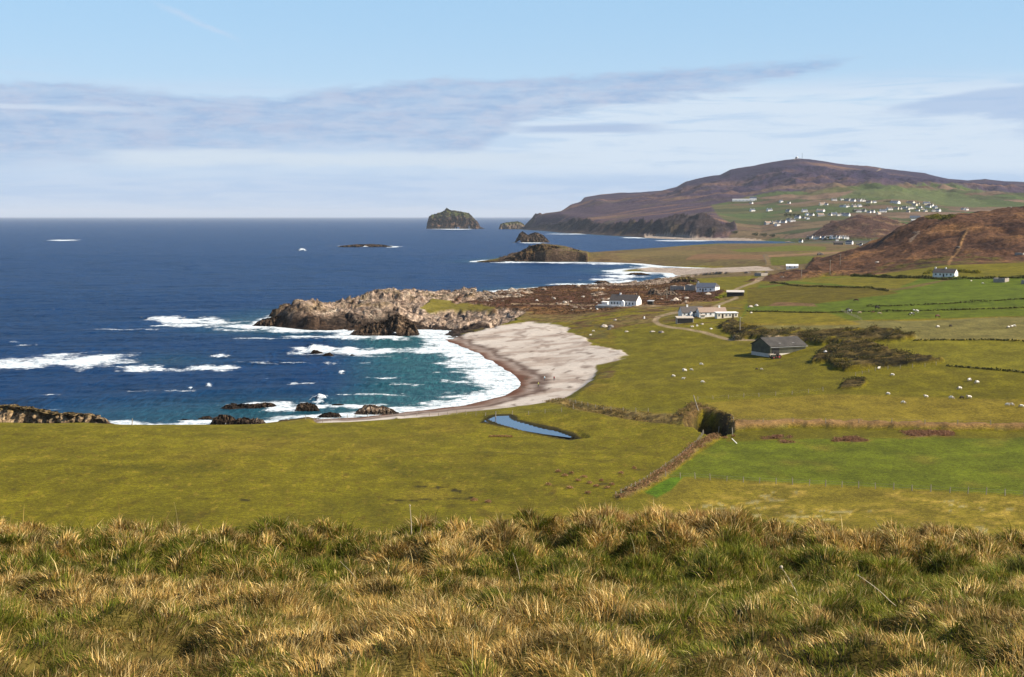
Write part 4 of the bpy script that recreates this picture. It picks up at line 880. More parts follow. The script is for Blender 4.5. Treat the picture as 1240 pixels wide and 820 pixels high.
# machinery by the barn door
def wheel(parent, c, rr, w):
    bm = bmesh.new(); cyl(bm, (c[0], c[1] - w/2, c[2]), (c[0], c[1] + w/2, c[2]), rr, n=16); o = bobj('wheel', bm, M['black'], parent)
    bm = bmesh.new(); cyl(bm, (c[0], c[1] - w/2 - .02, c[2]), (c[0], c[1] + w/2 + .02, c[2]), rr * .5, n=12); bobj('rim', bm, M['red'], o)
p = at(939.5, 434.5); T = empty('tractor', p, R(200)); tag(T, 'dark farm tractor parked at the barn door', 'tractor')
for y in (-.8, .8): wheel(T, (-.9, y, .78), .78, .42); wheel(T, (1.35, y, .5), .5, .28)
bm = boxbm(.1, 1.9, -.38, .38, .75, 1.45); bmesh.ops.bevel(bm, geom=bm.edges[:], offset=.08, segments=2); bobj('bonnet', bm, M['clad'], T)
bm = bmesh.new()
for x in (-1.3, .1):
    for y in (-.6, .6): cyl(bm, (x, y, .9), (x + (.1 if x < 0 else -.1), y * .92, 2.35), .05)
box(bm, -1.35, .1, -.65, .65, 2.35, 2.45); bobj('cab', bm, M['dark'], T); bobj('seat', boxbm(-1.0, -.5, -.25, .25, .9, 1.4), M['black'], T)
bm = bmesh.new(); cyl(bm, (1.2, .3, 1.4), (1.2, .3, 2.2), .05); bobj('exhaust', bm, M['metal'], T)
p = at(934.5, 433); T = empty('farm_trailer', p, R(30)); tag(T, 'small tan farm trailer left of the tractor by the barn', 'trailer')
bm = boxbm(-1.3, 1.3, -.8, .8, .6, .75); box(bm, -1.3, 1.3, -.8, -.74, .75, 1.3); box(bm, -1.3, 1.3, .74, .8, .75, 1.3); box(bm, -1.3, -1.24, -.74, .74, .75, 1.3); bobj('bed', bm, M['tan'], T)
for y in (-.9, .9): wheel(T, (0, y, .38), .38, .2)
bm = bmesh.new(); cyl(bm, (1.3, 0, .65), (2.3, 0, .5), .05); bobj('drawbar', bm, M['metal'], T)
# farm with the white cottages
p = at(838, 384); p.y += 3.5
C1 = house('farm_cottage', p, 12, 11.5, 6, 2.3, 4.9, 'white farm cottage with grey slate roof and bay window at the track end', wins=(-4.4, -2.3, 2.4, 4.6), doors=(.2,), chim=(-2.2,), ww=.8, wh=.9)
bm = gable_body(2.0, 1.6, 1.9, 2.8); bmesh.ops.rotate(bm, verts=bm.verts, matrix=Matrix.Rotation(R(90), 3, 'Z')); bmesh.ops.translate(bm, verts=bm.verts, vec=(-3.4 + 2.0, -3.95, 0)); bobj('porch', bm, M['white'], C1)
q = at(863, 384); q.y += 5
house('farm_cottage', q, 10, 14, 5.5, 2.3, 4.3, 'white farm cottage with pinkish brown roof in the middle of the long row', wins=(-6, -3.6, -1.2, 1.4), doors=(3.4,), chim=(4.0,), wall='white', roof='pink', ww=.8, wh=.9)
q = at(880, 385); q.y += 1.5
flat_house('cottage_annex', q, 10, 10.5, 4, 2.35, 'low flat roofed cream annexe at the right end of the farm row', 'annexe', 'cream', 'white', .25, (-4.2, -.6, 1.2, 4.2), (-2.5, 2.7))
q = at(829.5, 391.5); q.y += 2
flat_house('stone_shed', q, 4, 7.8, 4, 2.4, 'dark fronted stone shed with pale flat roof below the farm cottage', 'shed', 'stone', 'tan', .5, (), (), (-3.7, 3.6))
q = at(851, 385.5); flat_house('porch_store', q, 2, 2.0, 1.5, 1.5, 'little cream lean-to store in front of the farm cottages', 'store', 'cream', 'tan')
q = at(856, 353.5); q.y += 4
house('coast_farmhouse', q, -12, 12, 6, 2.9, 5.4, 'white coastal farmhouse with blue slate roof beside stone ruins', wins=(-3.5, 0, 3), doors=(-1.8,), chim=(-5.0,), roof='blue')
q = at(867, 352); q.y += 8; house('white_byre', q, 60, 7, 4.5, 2.4, 4.0, 'small white byre at the right end of the coastal farmhouse', cat='byre', roof='slate', wins=(1,))
q = at(891, 359); q.y += 2
flat_house('cart_shed', q, -8, 10, 5, 2.5, 'low cart shed with pale sloping roof and dark open front beside the track', 'shed', 'dark', 'conc', .8, (), (), (-4.5, 4.0))
def ruin(px0, px1, py, h, label):
    a = at(px0, py); b_ = at(px1, py); L_ = (b_ - a).length; o = empty('stone_ruin', (a + b_) / 2, math.atan2((b_ - a).y, (b_ - a).x)); tag(o, label, 'ruin')
    for (x0, x1, y0, y1) in ((-L_/2, L_/2, -.4, .4), (-L_/2, -L_/2 + .8, .41, 6), (L_/2 - .8, L_/2, .41, 6)):
        nx = max(4, int(abs(x1 - x0) / .8)); bm = bmesh.new(); box(bm, x0, x1, y0, y1, -1.5, h)
        bmesh.ops.subdivide_edges(bm, edges=bm.edges[:], cuts=7, use_grid_fill=True)
        for v in bm.verts:
            if v.co.z > h * .5: v.co.z += random.uniform(-.35, .25) * h * .5
            v.co.y += random.uniform(-.06, .06)
        bobj('wall', bm, M['stone'], o)
ruin(812, 829, 351, 2.4, 'roofless stone ruin left of the coastal farmhouse'); ruin(830, 843, 352, 3.4, 'taller ruined stone gable wall touching the coastal farmhouse')
ruin(914, 922, 334.5, 2.4, 'dark roofless ruin by the coast road'); ruin(1229, 1239, 309, 1.6, 'pale broken stone sheepfold high on the brown hill')
ruin(1203, 1217, 342, 2.2, 'low grey ruined building in the field right of the hill cottage'); ruin(1237, 1246, 344, 2.0, 'dark ruin fragment at the right edge of the upper field')
q = at(1147, 335.5); q.y += 4
house('hill_cottage', q, -38, 14, 6, 2.6, 4.9, 'white cottage at the foot of the brown hill with bright gable', wins=(-5, -2.2, 2.0, 4.6), doors=(0,), chim=(-6.4, .2), ww=1.0)
q = at(960, 325.5); q.y += 3; house('roadside_cottage', q, -10, 10, 5, 2.2, 3.6, 'low white roof building beside the coast road below the hill', roof='white', wins=(-2, 2), back=False)
# far village ---------------------------------------------------------
def z3(l): return [(900 + x / 7.75, 235 + y / 7.75, w / 7.75) for x, y, w in l]
def z4(l): return [(1000 + x / 7.75, 225 + y / 7.75, w / 7.75) for x, y, w in l]
VIL = {
 'scattered row at the foot of the moor': z3([(75,82,30),(355,68,35),(430,80,25)]) ,
 'line strung along the brown pasture': z3([(85,153,45),(245,150,50),(425,160,45),(575,158,50),(725,158,60)]),
 'middle street of the hillside village': z3([(510,220,45),(565,220,30),(605,228,30),(600,190,40),(640,195,40),(725,198,60)]),
 'lower terrace nearest the bay cliffs': z3([(230,275,60),(290,268,40),(330,262,40),(380,262,45),(320,290,50),(430,245,50),(460,250,50)]),
 'beach hamlet under the dark knoll': z3([(625,410,45),(668,412,30),(700,410,45),(755,410,30),(795,407,36),(830,405,40),(858,407,30),(890,408,30),(925,405,30),(950,407,36),(975,410,30),(880,432,25),(540,445,30),(1105,482,20),(1205,452,30)]),
 'upper row above the brown knoll': z3([(740,95,50),(780,95,25)]) + z4([(78,130,45),(150,125,30),(205,132,50),(255,138,38),(315,138,40),(350,138,38),(405,154,40),(455,152,34)]),
 'second row above the brown knoll': z4([(150,192,34),(195,192,50),(262,190,50),(315,188,40)]),
 'row on the rim of the brown knoll': z4([(40,270,30),(75,268,50),(120,272,40),(160,270,40),(195,275,50),(298,238,60),(355,235,40),(405,245,30),(435,243,40),(495,258,40),(535,238,60),(598,218,50)]),
 'dense village centre on the right': z4([(650,155,70),(795,158,60),(835,178,40),(660,212,36),(695,212,30),(735,205,40),(762,215,36),(795,208,44),(770,240,30),(825,205,30),(860,228,30),(885,200,30),(905,215,30),(945,165,60),(980,185,45),(960,195,40),(935,234,35),(1025,203,45),(1010,232,30),(1050,232,45),(865,165,20)]),
 'open green slope right of the village': [(1100 + 450 / 6.83, 253, 4), (1100 + 480 / 6.83, 253.4, 5), (1220, 253, 5), (1227, 253, 6)]}
ordn = ['first','second','third','fourth','fifth','sixth','seventh','eighth','ninth','tenth','eleventh','twelfth','thirteenth','fourteenth','fifteenth','sixteenth','seventeenth','eighteenth','nineteenth','twentieth','twenty-first']
protoV = {}
def vproto(wall, roof):
    k = (wall, roof)
    if k in protoV: return protoV[k]
    t_ = house('village_house', (0, 0, 0), 0, 12, 7, 3.4, 6.4, None, 'house', wall, roof, wins=(-4, -1.6, 3.6), doors=(1.2,), chim=(-5.3, 5.3), back=False, ww=1.2, wh=1.2)
    for c in list(kids_of(t_)): pass
    kd = kids_of(t_)
    for c in kd[t_]:
        for g2 in list(kd.get(c, [])):
            if g2.name.startswith(('frame', 'handle')): bpy.data.objects.remove(g2)
    protoV[k] = [t_, kids_of(t_), False]; return protoV[k]
hr = random.Random(3)
for cl, hs in VIL.items():
    hs = sorted(hs)
    for i, (px, py, w) in enumerate(hs):
        wall = hr.choices(['white', 'cream', 'grey', 'conc'], [6, 2, 1, .6])[0]; roof = hr.choices(['slate', 'blue', 'pink'], [5, 3, 1])[0]
        P0 = vproto(wall, roof)
        if P0[2]: o = copy_tree(P0[0], P0[1])
        else: o = P0[0]; P0[2] = True
        q = hit(px, py + 1.2, 2400); o.location = q
        wm_ = w * q.y / FPX * 1.22; gab = hr.random() < .45
        o.rotation_euler = (0, 0, R(hr.choice([-50, -42, -60]) if gab else hr.uniform(5, 42)))
        o.scale = ((wm_ / 14.5) * (1.25 if gab else 1.0), wm_ / 14.5 * 1.05, max(.9, min(1.25, wm_ / 14)))
        tw = {'white': 'white', 'cream': 'cream', 'grey': 'grey', 'conc': 'pale stone'}[wall]
        tag(o, f"{tw} house, {ordn[i]} from the left in the {cl}", 'house', 'houses of the far hillside village')
def big_build(px, py, w, h, wall, roof, lab, rz=-8, pitched=True, cat='building'):
    q = hit(px, py, 2400); m = q.y / FPX; return house('long_building', q, rz, w * m, w * m * .35, h * m * .6, h * m, lab, cat, wall, roof, wins=tuple((i - 2) * w * m / 6 for i in range(5)), back=False, ww=2.5, wh=1.6)
big_build(900, 243.5, 26, 2.6, 'white', 'grey', 'long low white building at the foot of the purple moor'); big_build(912, 242.8, 8, 4.5, 'white', 'blue', 'taller pale hall at the right end of the long low building')
big_build(1108, 264.6, 12, 3.2, 'grey', 'blue', 'grey farm shed behind the shoulder of the brown hill'); big_build(1111, 269.2, 15, 3.6, 'conc', 'grey', 'large pale farm shed nearest the shoulder of the brown hill')
big_build(1015, 296.5, 11, 4.2, 'dark', 'slate', 'dark barn with white gable in front of the beach hamlet'); big_build(1028.5, 296.0, 9, 4.6, 'white', 'blue', 'bright white villa in front of the beach hamlet', rz=-45)
big_build(1045, 297, 16, 2.2, 'pink', 'slate', 'low brown building right of the white villa near the beach'); big_build(954, 294, 6, 1.6, 'red', 'pink', 'low reddish hut at the end of the far beach')
# dome and mast on the summit
q = hit(964, 193.0, 6500); s = q.y / FPX
o = empty('summit_station', q); tag(o, 'white dome and dark hut on top of the purple moor', 'station')
bm = bmesh.new(); bmesh.ops.create_uvsphere(bm, u_segments=20, v_segments=12, radius=1.25 * s); bmesh.ops.translate(bm, verts=bm.verts, vec=(1.2 * s, 0, 2.2 * s)); bobj('dome', bm, M['white'], o, True)
bobj('hut', boxbm(-.8 * s, .3 * s, -1 * s, 1 * s, -2 * s, 2.6 * s), M['dark'], o); bobj('platform', boxbm(-3.2 * s, 5 * s, -1.5 * s, 1.5 * s, -3 * s, .5 * s), M['stone'], o)
q = hit(971.3, 192.4, 6500); o = empty('radio_mast', q); tag(o, 'thin tall radio mast right of the summit dome', 'mast')
bm = bmesh.new(); cyl(bm, (0, 0, -5), (0, 0, 7 * s), .75, .5, 6); bobj('pole', bm, M['blue'], o)
for k_ in (2, 4.5, 6.4): bm = bmesh.new(); cyl(bm, (-1.6, 0, k_ * s), (1.6, 0, k_ * s), .3); bobj('aerial', bm, M['blue'], o)
# ------------------------------------------------------------------ leafy growth
lm, t, b = newmat('leaf'); b.inputs['Roughness'].default_value = .8; lc_ = t.new('ShaderNodeVertexColor', layer_name='Col').outputs['Color']; t.link(lc_, b.inputs['Base Color']); tr = t.new('ShaderNodeBsdfTranslucent'); t.link(lc_, tr.inputs['Color']); mx = t.new('ShaderNodeMixShader'); mx.inputs[0].default_value = .35; t.link(b.outputs[0], mx.inputs[1]); t.link(tr.outputs[0], mx.inputs[2]); t.link(mx.outputs[0], t.n['Material Output'].inputs['Surface'])
def leaf_mesh(name, pts, size, cols, parent=None, seed=1, aspect=.6):
    """pts Nx3 centres, one small two-triangle leaf clump facing each its own way"""
    r_ = np.random.default_rng(seed); n = len(pts); d1 = r_.normal(size=(n, 3)); d1 /= np.linalg.norm(d1, axis=1)[:, None]; d2 = r_.normal(size=(n, 3)); d2 -= (d2 * d1).sum(1)[:, None] * d1; d2 /= np.linalg.norm(d2, axis=1)[:, None]
    sz = size * r_.uniform(.5, 1.3, n)[:, None]; d1 *= sz; d2 *= sz * aspect
    V_ = np.stack([pts - d1, pts - d2, pts + d1, pts + d2], 1).reshape(-1, 3); Fq = np.arange(4 * n).reshape(-1, 4)
    o = np_mesh(name, V_, Fq, lm, False, {'Col': np.repeat(cols, 4, 0)})
    if parent: o.parent = parent
    return o
def pick(cols, n, r_, var=.25):
    c = np.array([alb(x, .72) for x in cols]); return c[r_.integers(0, len(c), n)] * r_.uniform(1 - var, 1 + var, (n, 1))
# bramble and bracken on the escarpments round the barn
r_ = np.random.default_rng(8)
sel = np.nonzero((SCR > .5))[0]; w_ = (XX[sel] ** 0); pk = r_.choice(sel, 9000); jx = r_.uniform(-.6, .6, (9000, 2)) ; dens = fbm(XX[pk] / 7, YY[pk] / 7, 3) > .22
pk, jx = pk[dens], jx[dens]
cl = np.stack([XX[pk] + jx[:, 0], YY[pk] + jx[:, 1], Zl[pk]], 1)
pts = np.repeat(cl, 9, 0) + r_.normal(size=(len(cl) * 9, 3)) * (.6, .8, .15) + np.stack([0 * np.arange(len(cl) * 9), 0 * np.arange(len(cl) * 9), r_.uniform(0, .75, len(cl) * 9)], 1)
sc_ = leaf_mesh('scrub', pts, .24, pick([(66,70,28),(80,80,34),(100,88,46),(52,54,26),(120,102,58)], len(pts), r_), seed=3); tag(sc_, kind='stuff')
# rushes and dead bracken along the stream fence and gully
def tuft_field(name, maskarr, n, hgt, size, cols, seed):
    r_ = np.random.default_rng(seed); sel = np.nonzero(maskarr > .5)[0]
    if len(sel) == 0: return
    pk = r_.choice(sel, n); c0 = np.stack([XX[pk] + r_.uniform(-.6, .6, n), YY[pk] + r_.uniform(-.8, .8, n), Zl[pk]], 1)
    pts = np.repeat(c0, 7, 0) + r_.normal(size=(n * 7, 3)) * (.28, .28, .05); pts[:, 2] += r_.uniform(0, hgt, n * 7)
    o = leaf_mesh(name, pts, size, pick(cols, len(pts), r_), seed=seed, aspect=.4); tag(o, kind='stuff')
tuft_field('rushes', FENB * (fbm(XX / 3, YY / 3, 3) > -.12), 900, .5, .2, [(192,148,108),(168,126,92),(150,120,74),(120,108,56)], 4)
tuft_field('bank_grass', np.maximum(GUL * (fbm(XX / 4, YY / 4, 3) > .12), BANK * (J2 > 0)) * (1 - PIT), 1100, .4, .2, [(170,140,84),(150,124,70),(120,104,54),(104,100,44)], 5)
tuft_field('red_rushes', zone([(905,534),(940,529),(1000,531),(1240,514),(1240,523),(1060,535),(970,537),(905,538)], 250, 480, 1, 1) * smooth(.05, .35, J), 700, .5, .24, [(160,118,88),(140,104,76)], 6)
tuft_field('heather_growth', HEATH * (1 - OUTC) * (fbm(XX / 5, YY / 5, 3) > .0), 7000, .4, .36, [(92,62,44),(76,52,38),(118,84,54),(104,92,50)], 7)
def hedge(pts, h, wd, label, cols, dens=2.2, size=.4, name='hedge'):
    r_ = np.random.default_rng(len(label)); W_ = [at(*p) for p in pts]; out = []; o0 = W_[0]
    for a, b_ in zip(W_[:-1], W_[1:]):
        n = int((b_ - a).length * dens * 3); 
        for k in range(n):
            f_ = r_.random(); x = a.x + (b_.x - a.x) * f_ + r_.normal() * wd * .4; y = a.y + (b_.y - a.y) * f_ + r_.normal() * wd * .4
            top = h * (.65 + .35 * math.sin(x * .31) * math.cos(y * .17 + x * .11)); out.append((x, y, gz(x, y) + r_.uniform(-.05, 1) * top))
    P_ = np.array(out); P_ -= np.array(o0); o = leaf_mesh(name, P_, size, pick(cols, len(P_), r_), seed=len(out)); o.location = o0; tag(o, label, 'hedge' if name == 'hedge' else 'bush')
DK = [(56,62,28),(70,74,34),(84,78,40)]
hedge([(933,343),(960,346),(982,347.5),(1020,348.5),(1053.5,349),(1075,353)], 1.3, 1.0, 'dark hedge bank curving across the field below the brown hill', DK, 4)
hedge([(1049,371.5),(1100,370.5),(1150,368),(1200,365),(1240,362.5),(1270,361)], 1.0, .7, 'upper of two long dark field boundaries on the right', DK, 3)
hedge([(905,377.5),(960,378.5),(1000,378.8),(1100,377),(1180,375),(1240,373),(1270,372)], .8, .6, 'lower of two long dark field boundaries, starting at the farm', DK, 3)
hedge([(1031,335),(1092,337),(1146,339),(1174,338),(1240,337),(1270,336.6)], 2.2, 1.6, 'thick dark hedge running under the brown hill past the hill cottage', DK + [(96,98,40)], 7, .5)
hedge([(1106,413),(1150,412.2),(1200,412),(1240,413.5),(1270,414)], .7, .6, 'thin hedge from the tip of the upper scrub bank to the right edge', DK, 3)
hedge([(1146,443.5),(1180,446),(1240,451.5),(1270,454)], .6, .6, 'thin hedge from the tip of the lower scrub bank to the right edge', DK, 3)
hedge([(1120,332),(1132,330),(1150,329),(1165,329.5),(1185,331)], 2.6, 3.0, 'yellow flowering gorse thicket around the hill cottage', [(140,132,34),(110,112,36),(88,92,34),(160,148,40)], 9, .5, 'gorse_bush')
hedge([(1128,265),(1138,263.5),(1150,263)], 3.5, 6, 'sunlit gorse patch on the shoulder of the brown hill', [(130,126,44),(100,100,40)], 14, .8, 'gorse_bush')
hedge([(868,362),(878,358),(882,357)], 1.3, 2, 'bright green bush at the bend of the farm track', [(150,150,40),(120,128,36)], 9, .4, 'gorse_bush')
def tree(px, py, hpx, wpx, label, grp=None):
    q = hit(px, py, 2400); m = q.y / FPX; h = hpx * m; w = wpx * m; o = empty('small_tree', q); tag(o, label, 'tree', grp)
    bm = bmesh.new(); cyl(bm, (0, 0, -1), (0, 0, h * .5), .35, .15); bobj('trunk', bm, M['dark'], o)
    r_ = np.random.default_rng(int(px * 7)); n = 420; d = r_.normal(size=(n, 3)); d /= np.linalg.norm(d, axis=1)[:, None]; d *= r_.uniform(.5, 1.05, (n, 1)) * (1 + .25 * np.sin(d[:, :1] * 5)); P_ = d * (w / 2, w / 2, h * .42) + (0, 0, h * .55)
    leaf_mesh('crown', P_, .9, pick([(60,70,38),(74,80,44),(88,90,52)], n, r_), o, int(px))
for px, py, h_, w_, s_ in [(915,286,4.5,8,'left'),(925,287,5,10,'tallest'),(936,287,3.5,7,'right')]: tree(px, py, h_, w_, f'{s_} dark tree in the clump above the far beach', 'dark trees above the far beach')
for px, py, h_, w_, s_ in [(952,262,3.6,5,'first'),(957,262,3.8,5,'second'),(962,262,3.4,5,'third'),(967,262,3,5,'fourth')]: tree(px, py, h_, w_, f'{s_} from the left in the dark shelter belt left of the village street', 'shelter belt trees')
for px, py, h_, w_, s_ in [(1004,290,4,6,'below the left end of the beach hamlet'),(978,291,3.6,5,'at the left end of the beach hamlet'),(1050,250,2.6,9,'right of the second village row'),(1035,257,2.6,6,'left of the knoll rim houses'),(1041,243,2.4,5,'between the upper village rows'),(1075,245,2.4,9,'left of the dense village centre'),(890,283,3.2,9,'on the cliff slope by the far bay')]: tree(px, py, h_, w_, f'dark bushy tree {s_}')
# ------------------------------------------------------------------ fences, poles, posts
def post_bm(h=1.15, r=.09):
    bm = bmesh.new(); cyl(bm, (0, 0, -.3), (0, 0, h), r, r * .85, 6); return bm
PB = post_bm(); pme = bpy.data.meshes.new('post'); PB.to_mesh(pme); PB.free(); pme.materials.append(M['wood'])
def fence(pts, step, label, h=1.0, wires=True):
    W_ = [at(*p) for p in pts]; root = empty('post_fence', W_[0]); tag(root, label, 'fence'); P_ = []
    for a, b_ in zip(W_[:-1], W_[1:]):
        n = max(1, int(round((b_ - a).length / step)))
        for k in range(n): f_ = k / n; x = a.x + (b_.x - a.x) * f_; y = a.y + (b_.y - a.y) * f_; P_.append((x, y, gz(x, y)))
    P_ = P_[:98]
    for q in P_:
        o = bpy.data.objects.new('post', pme); COL.objects.link(o); o.parent = root; o.location = Vector(q) - W_[0]
        o.rotation_euler = (hr.uniform(-.08, .08), hr.uniform(-.08, .08), hr.random() * 3); o.scale = (1, 1, h * hr.uniform(.85, 1.15))
    if wires:
        bm = bmesh.new()
        for a, b_ in zip(P_[:-1], P_[1:]):
            for z_ in (.5, .95): cyl(bm, Vector(a) - W_[0] + Vector((0, 0, z_ * h)), Vector(b_) - W_[0] + Vector((0, 0, z_ * h)), .012, n=3)
        bobj('wire', bm, M['wire'], root)
fence([(370,508),(430,505.5),(520,503.5),(600,503),(660,500.5),(700,498)], 4.2, 'thin post and wire fence along the seaward edge of the left pasture')
fence([(746,603),(775,588),(800,572),(826,553),(845,537),(866,524)], 3.0, 'fence of close posts beside the rusty rushes running down to the gully')
fence([(806,578),(860,581.5),(900,584),(980,588),(1060,592),(1150,597),(1240,601.5),(1290,604)], 3.4, 'long fence between the bright green field and the bleached field')
fence([(845,484.5),(919,480.5),(979,476),(1014,471)], 5.0, 'fence below the barn pasture, ending at the small scrub patch')
fence([(1036,455),(1060,449),(1090,446),(1120,444.5),(1147,440)], 3.4, 'fence along the foot of the lower scrub bank')
fence([(888,511),(960,511),(1040,512),(1120,513.5),(1240,516)], 7.0, 'sparse fence along the top of the tan earth bank')
fence([(1019,377),(1032,383),(1045,388.5)], 3.0, 'short pale fence beside the grazing cattle')
fence([(690,487),(712,492),(740,497),(770,499),(800,500)], 5.0, 'broken fence along the left part of the gully')
def lone_post(px, py, h, r, tilt, label, mat='wood', name='wooden_post'):
    q = at(px, py); bm = bmesh.new(); cyl(bm, (0, 0, -.4), (0, 0, h), r, r * .8, 8); cyl(bm, (0, 0, h), (0, 0, h + .06), r * .5, r * .3, 8); o = bobj(name, bm, M[mat]); o.location = q; o.rotation_euler = (0, R(tilt), 0); tag(o, label, 'post')
lone_post(845.5, 497, 4.4, .16, -18, 'tall bleached strainer post leaning left above the dark pit'); lone_post(600, 507, 2.0, .14, 3, 'thick fence post at the left end of the pond')
lone_post(870, 525, 1.9, .13, 4, 'upright pale post at the gully end of the stream fence'); lone_post(887, 528, 2.0, .13, -3, 'pale gatepost under the right end of the dark pit')
lone_post(892, 537, 1.6, .12, -45, 'white pole fallen aslant in the bright green field', 'white')
lone_post(694, 495, 1.4, .1, 2, 'stubby post near the beach end of the gully'); lone_post(160, 515, 1.7, .14, 3, 'short gatepost on the left pasture edge against the sea')
def pole(px, py, hpx, label):
    q = at(px, py); h = hpx * q.y / FPX; o = empty('utility_pole', q); tag(o, label, 'utility pole', None)
    bm = bmesh.new(); cyl(bm, (0, 0, -.5), (0, 0, h), .2, .14, 8); bobj('pole', bm, M['wood'], o); bobj('crossarm', boxbm(-.9, .9, -.06, .06, h - .55, h - .42), M['wood'], o)
    for x in (-.8, 0.25, .8): bm = bmesh.new(); cyl(bm, (x, 0, h - .42), (x, 0, h - .22), .05, .03, 6); bobj('insulator', bm, M['white'], o)
pole(896, 399.5, 16, 'utility pole by the scrub between farm and barn'); pole(970.5, 335.5, 12, 'utility pole left of the two hill poles, beside the roadside ruin'); pole(1005, 332.5, 18, 'tallest utility pole at the foot of the brown hill'); pole(1017.3, 321.5, 14, 'upper utility pole on the lower slope of the brown hill'); pole(807.5, 362, 14, 'thin utility pole on the heather between the two farms')
# ------------------------------------------------------------------ boulders
def boulder(px, py, w, h, label, tone=(.40, .35, .30), name='boulder', seed=0):
    q = at(px, py); m = q.y / FPX; W2 = w * m / 2; bm = bmesh.new(); bmesh.ops.create_icosphere(bm, subdivisions=3, radius=1)
    from mathutils import noise
    for v in bm.verts:
        n = noise.fractal(v.co * 1.3 + Vector((seed, 0, 0)), 1.0, 2.0, 4); c = noise.cell(v.co * 1.5 + Vector((seed, 3, 0)))
        v.co *= 1 + .3 * n + .12 * c
        v.co.x *= W2; v.co.y *= W2 * .8; v.co.z *= h * m * .9
    o = bobj(name, bm, M['stone'] if tone is None else simple('boulder_stone', tone, .95, .35, 1.2, bump=.8)); o.location = q; o.rotation_euler = (0, 0, 0); tag(o, label, 'boulder')
PALE = (.42, .37, .31); DRK = (.12, .10, .085)
for k, (px, py, w, h, lb, tn) in enumerate([(732,396,9,3,'pale tilted boulder on the turf just above the beach head',PALE),(740,396.5,7,3.5,'grey boulder right beside the pale tilted one above the beach',(.2,.18,.16)),(738,399,5,2,'dark low boulder in front of the pair above the beach',DRK),(758.5,402,5,1.6,'flat pale stone halfway between beach and farm track',PALE),
  (801,403,7,2.5,'grey stone heap in the pasture right of the beach head',(.22,.19,.17)),(790,402,6,1.6,'low lichen grey stone left of the pasture stone heap',PALE),(780,386,2.2,3,'white standing stone beside the farm track bend',(.75,.73,.7)),(838,396,5,2,'pale rubble heap below the dark farm shed',PALE),(844,395,3,2.4,'bright rounded stone right of the farm shed rubble',(.6,.56,.5)),(861,398.5,3.5,1.5,'white stone among the scrub below the farm row',(.6,.58,.55)),
  (850,393,4,1.8,'sandy stone on the grass below the farm cottages',PALE),(909,372,7,2,'left half of a long pale stone heap in the upper field',PALE),(916,370.5,5,2.2,'right half of a long pale stone heap in the upper field',(.5,.46,.4)),(723,375,3,2,'lone pale boulder left of the white house terrace',(.6,.56,.5)),(650,364.5,3.5,2.2,'bright boulder in the heather above the beach',(.6,.55,.48)),(684,367,6,2.5,'long pale boulder in the heather left of the white house',PALE),
  (671,362,4,2,'round grey boulder in the mid heather',PALE),(706,360,5,2,'flat pink grey boulder in heather near the white house',PALE),(831,361.5,7,2,'flat pale slab in the heather before the ruins',PALE),(816,364,5,1.6,'small slab in heather left of the flat pale slab',PALE),(745,388,4,1.6,'half buried stone on the turf below the white house',PALE),(999,426,5,2,'white painted stone behind the barn',(.7,.68,.65)),
  (1062,318,5,1.6,'pale outcrop low on the brown hill',PALE),(1108,282,6,1.6,'dark crag high on the brown hill',DRK),(1160,300,6,1.6,'dark crag in the middle of the brown hill',DRK),(928,331,5,2.5,'dark boulder by the coast road',DRK),(905,331,8,2.6,'dark outcrop on the near side of the coast road',DRK),(947,336,6,2,'brown outcrop left of the utility poles',DRK),(993,309,8,3.5,'dark rocky knob at the left foot of the brown hill',DRK)]):
    boulder(px, py, w, h, lb, tn, seed=k * 3.1)
# loose pale stones all over the heather headland: far too many to count
r_ = np.random.default_rng(15); sel = np.nonzero((HEATH > .5) & ((OUTC > .3) | (fbm(XX / 16, YY / 16, 3) > .38)) & (YY < 1250))[0]
if len(sel):
    n = 900; pk = r_.choice(sel, n); ico = bmesh.new(); bmesh.ops.create_icosphere(ico, subdivisions=1, radius=1); IV = np.array([v.co[:] for v in ico.verts]); IF = np.array([[v.index for v in f.verts] for f in ico.faces]); ico.free()
    s_ = r_.gamma(1.6, .33, n)[:, None, None] + .12; sh = IV[None] * s_ * r_.uniform(.6, 1.3, (n, 42 if len(IV) == 42 else len(IV), 1)) * r_.uniform(.6, 1.4, (n, 1, 3)) * (1.25, 1, .7)
    c0 = np.stack([XX[pk] + r_.uniform(-1, 1, n), YY[pk] + r_.uniform(-1, 1, n), Zl[pk] + .1], 1)
    V_ = (c0[:, None] + sh).reshape(-1, 3); F_ = (IF[None] + (np.arange(n) * len(IV))[:, None, None]).reshape(-1, 3); cc_ = np.repeat(pick([(176,160,140),(196,182,164),(140,122,106)], n, r_), len(IV), 0)
    o = np_mesh('loose_stones', V_, F_, rockm, False, {'Col': cc_, 'Msk': np.tile([.4, 0, 0], (len(V_), 1))}); tag(o, kind='stuff')
# ------------------------------------------------------------------ animals and walkers
def skin_body(name, verts, edges, radii, mats, faces_fn=None, sub=1):
    me = bpy.data.meshes.new(name + '_tmp'); me.from_pydata(verts, edges, []); o = bpy.data.objects.new(name + '_tmp', me); COL.objects.link(o)
    m_ = o.modifiers.new('s', 'SKIN'); m_.use_smooth_shade = True
    for v, r0 in zip(me.skin_vertices[0].data, radii): v.radius = r0 if isinstance(r0, tuple) else (r0, r0)
    me.skin_vertices[0].data[0].use_root = True
    o.modifiers.new('b', 'SUBSURF').levels = sub
    dg = bpy.context.evaluated_depsgraph_get(); m2 = bpy.data.meshes.new_from_object(o.evaluated_get(dg)); m2.name = name
    bpy.data.objects.remove(o); m2.materials.clear()
    for m_ in mats: m2.materials.append(m_)
    for p in m2.polygons:
        p.use_smooth = True
        if faces_fn: p.material_index = faces_fn(p.center)
    return m2
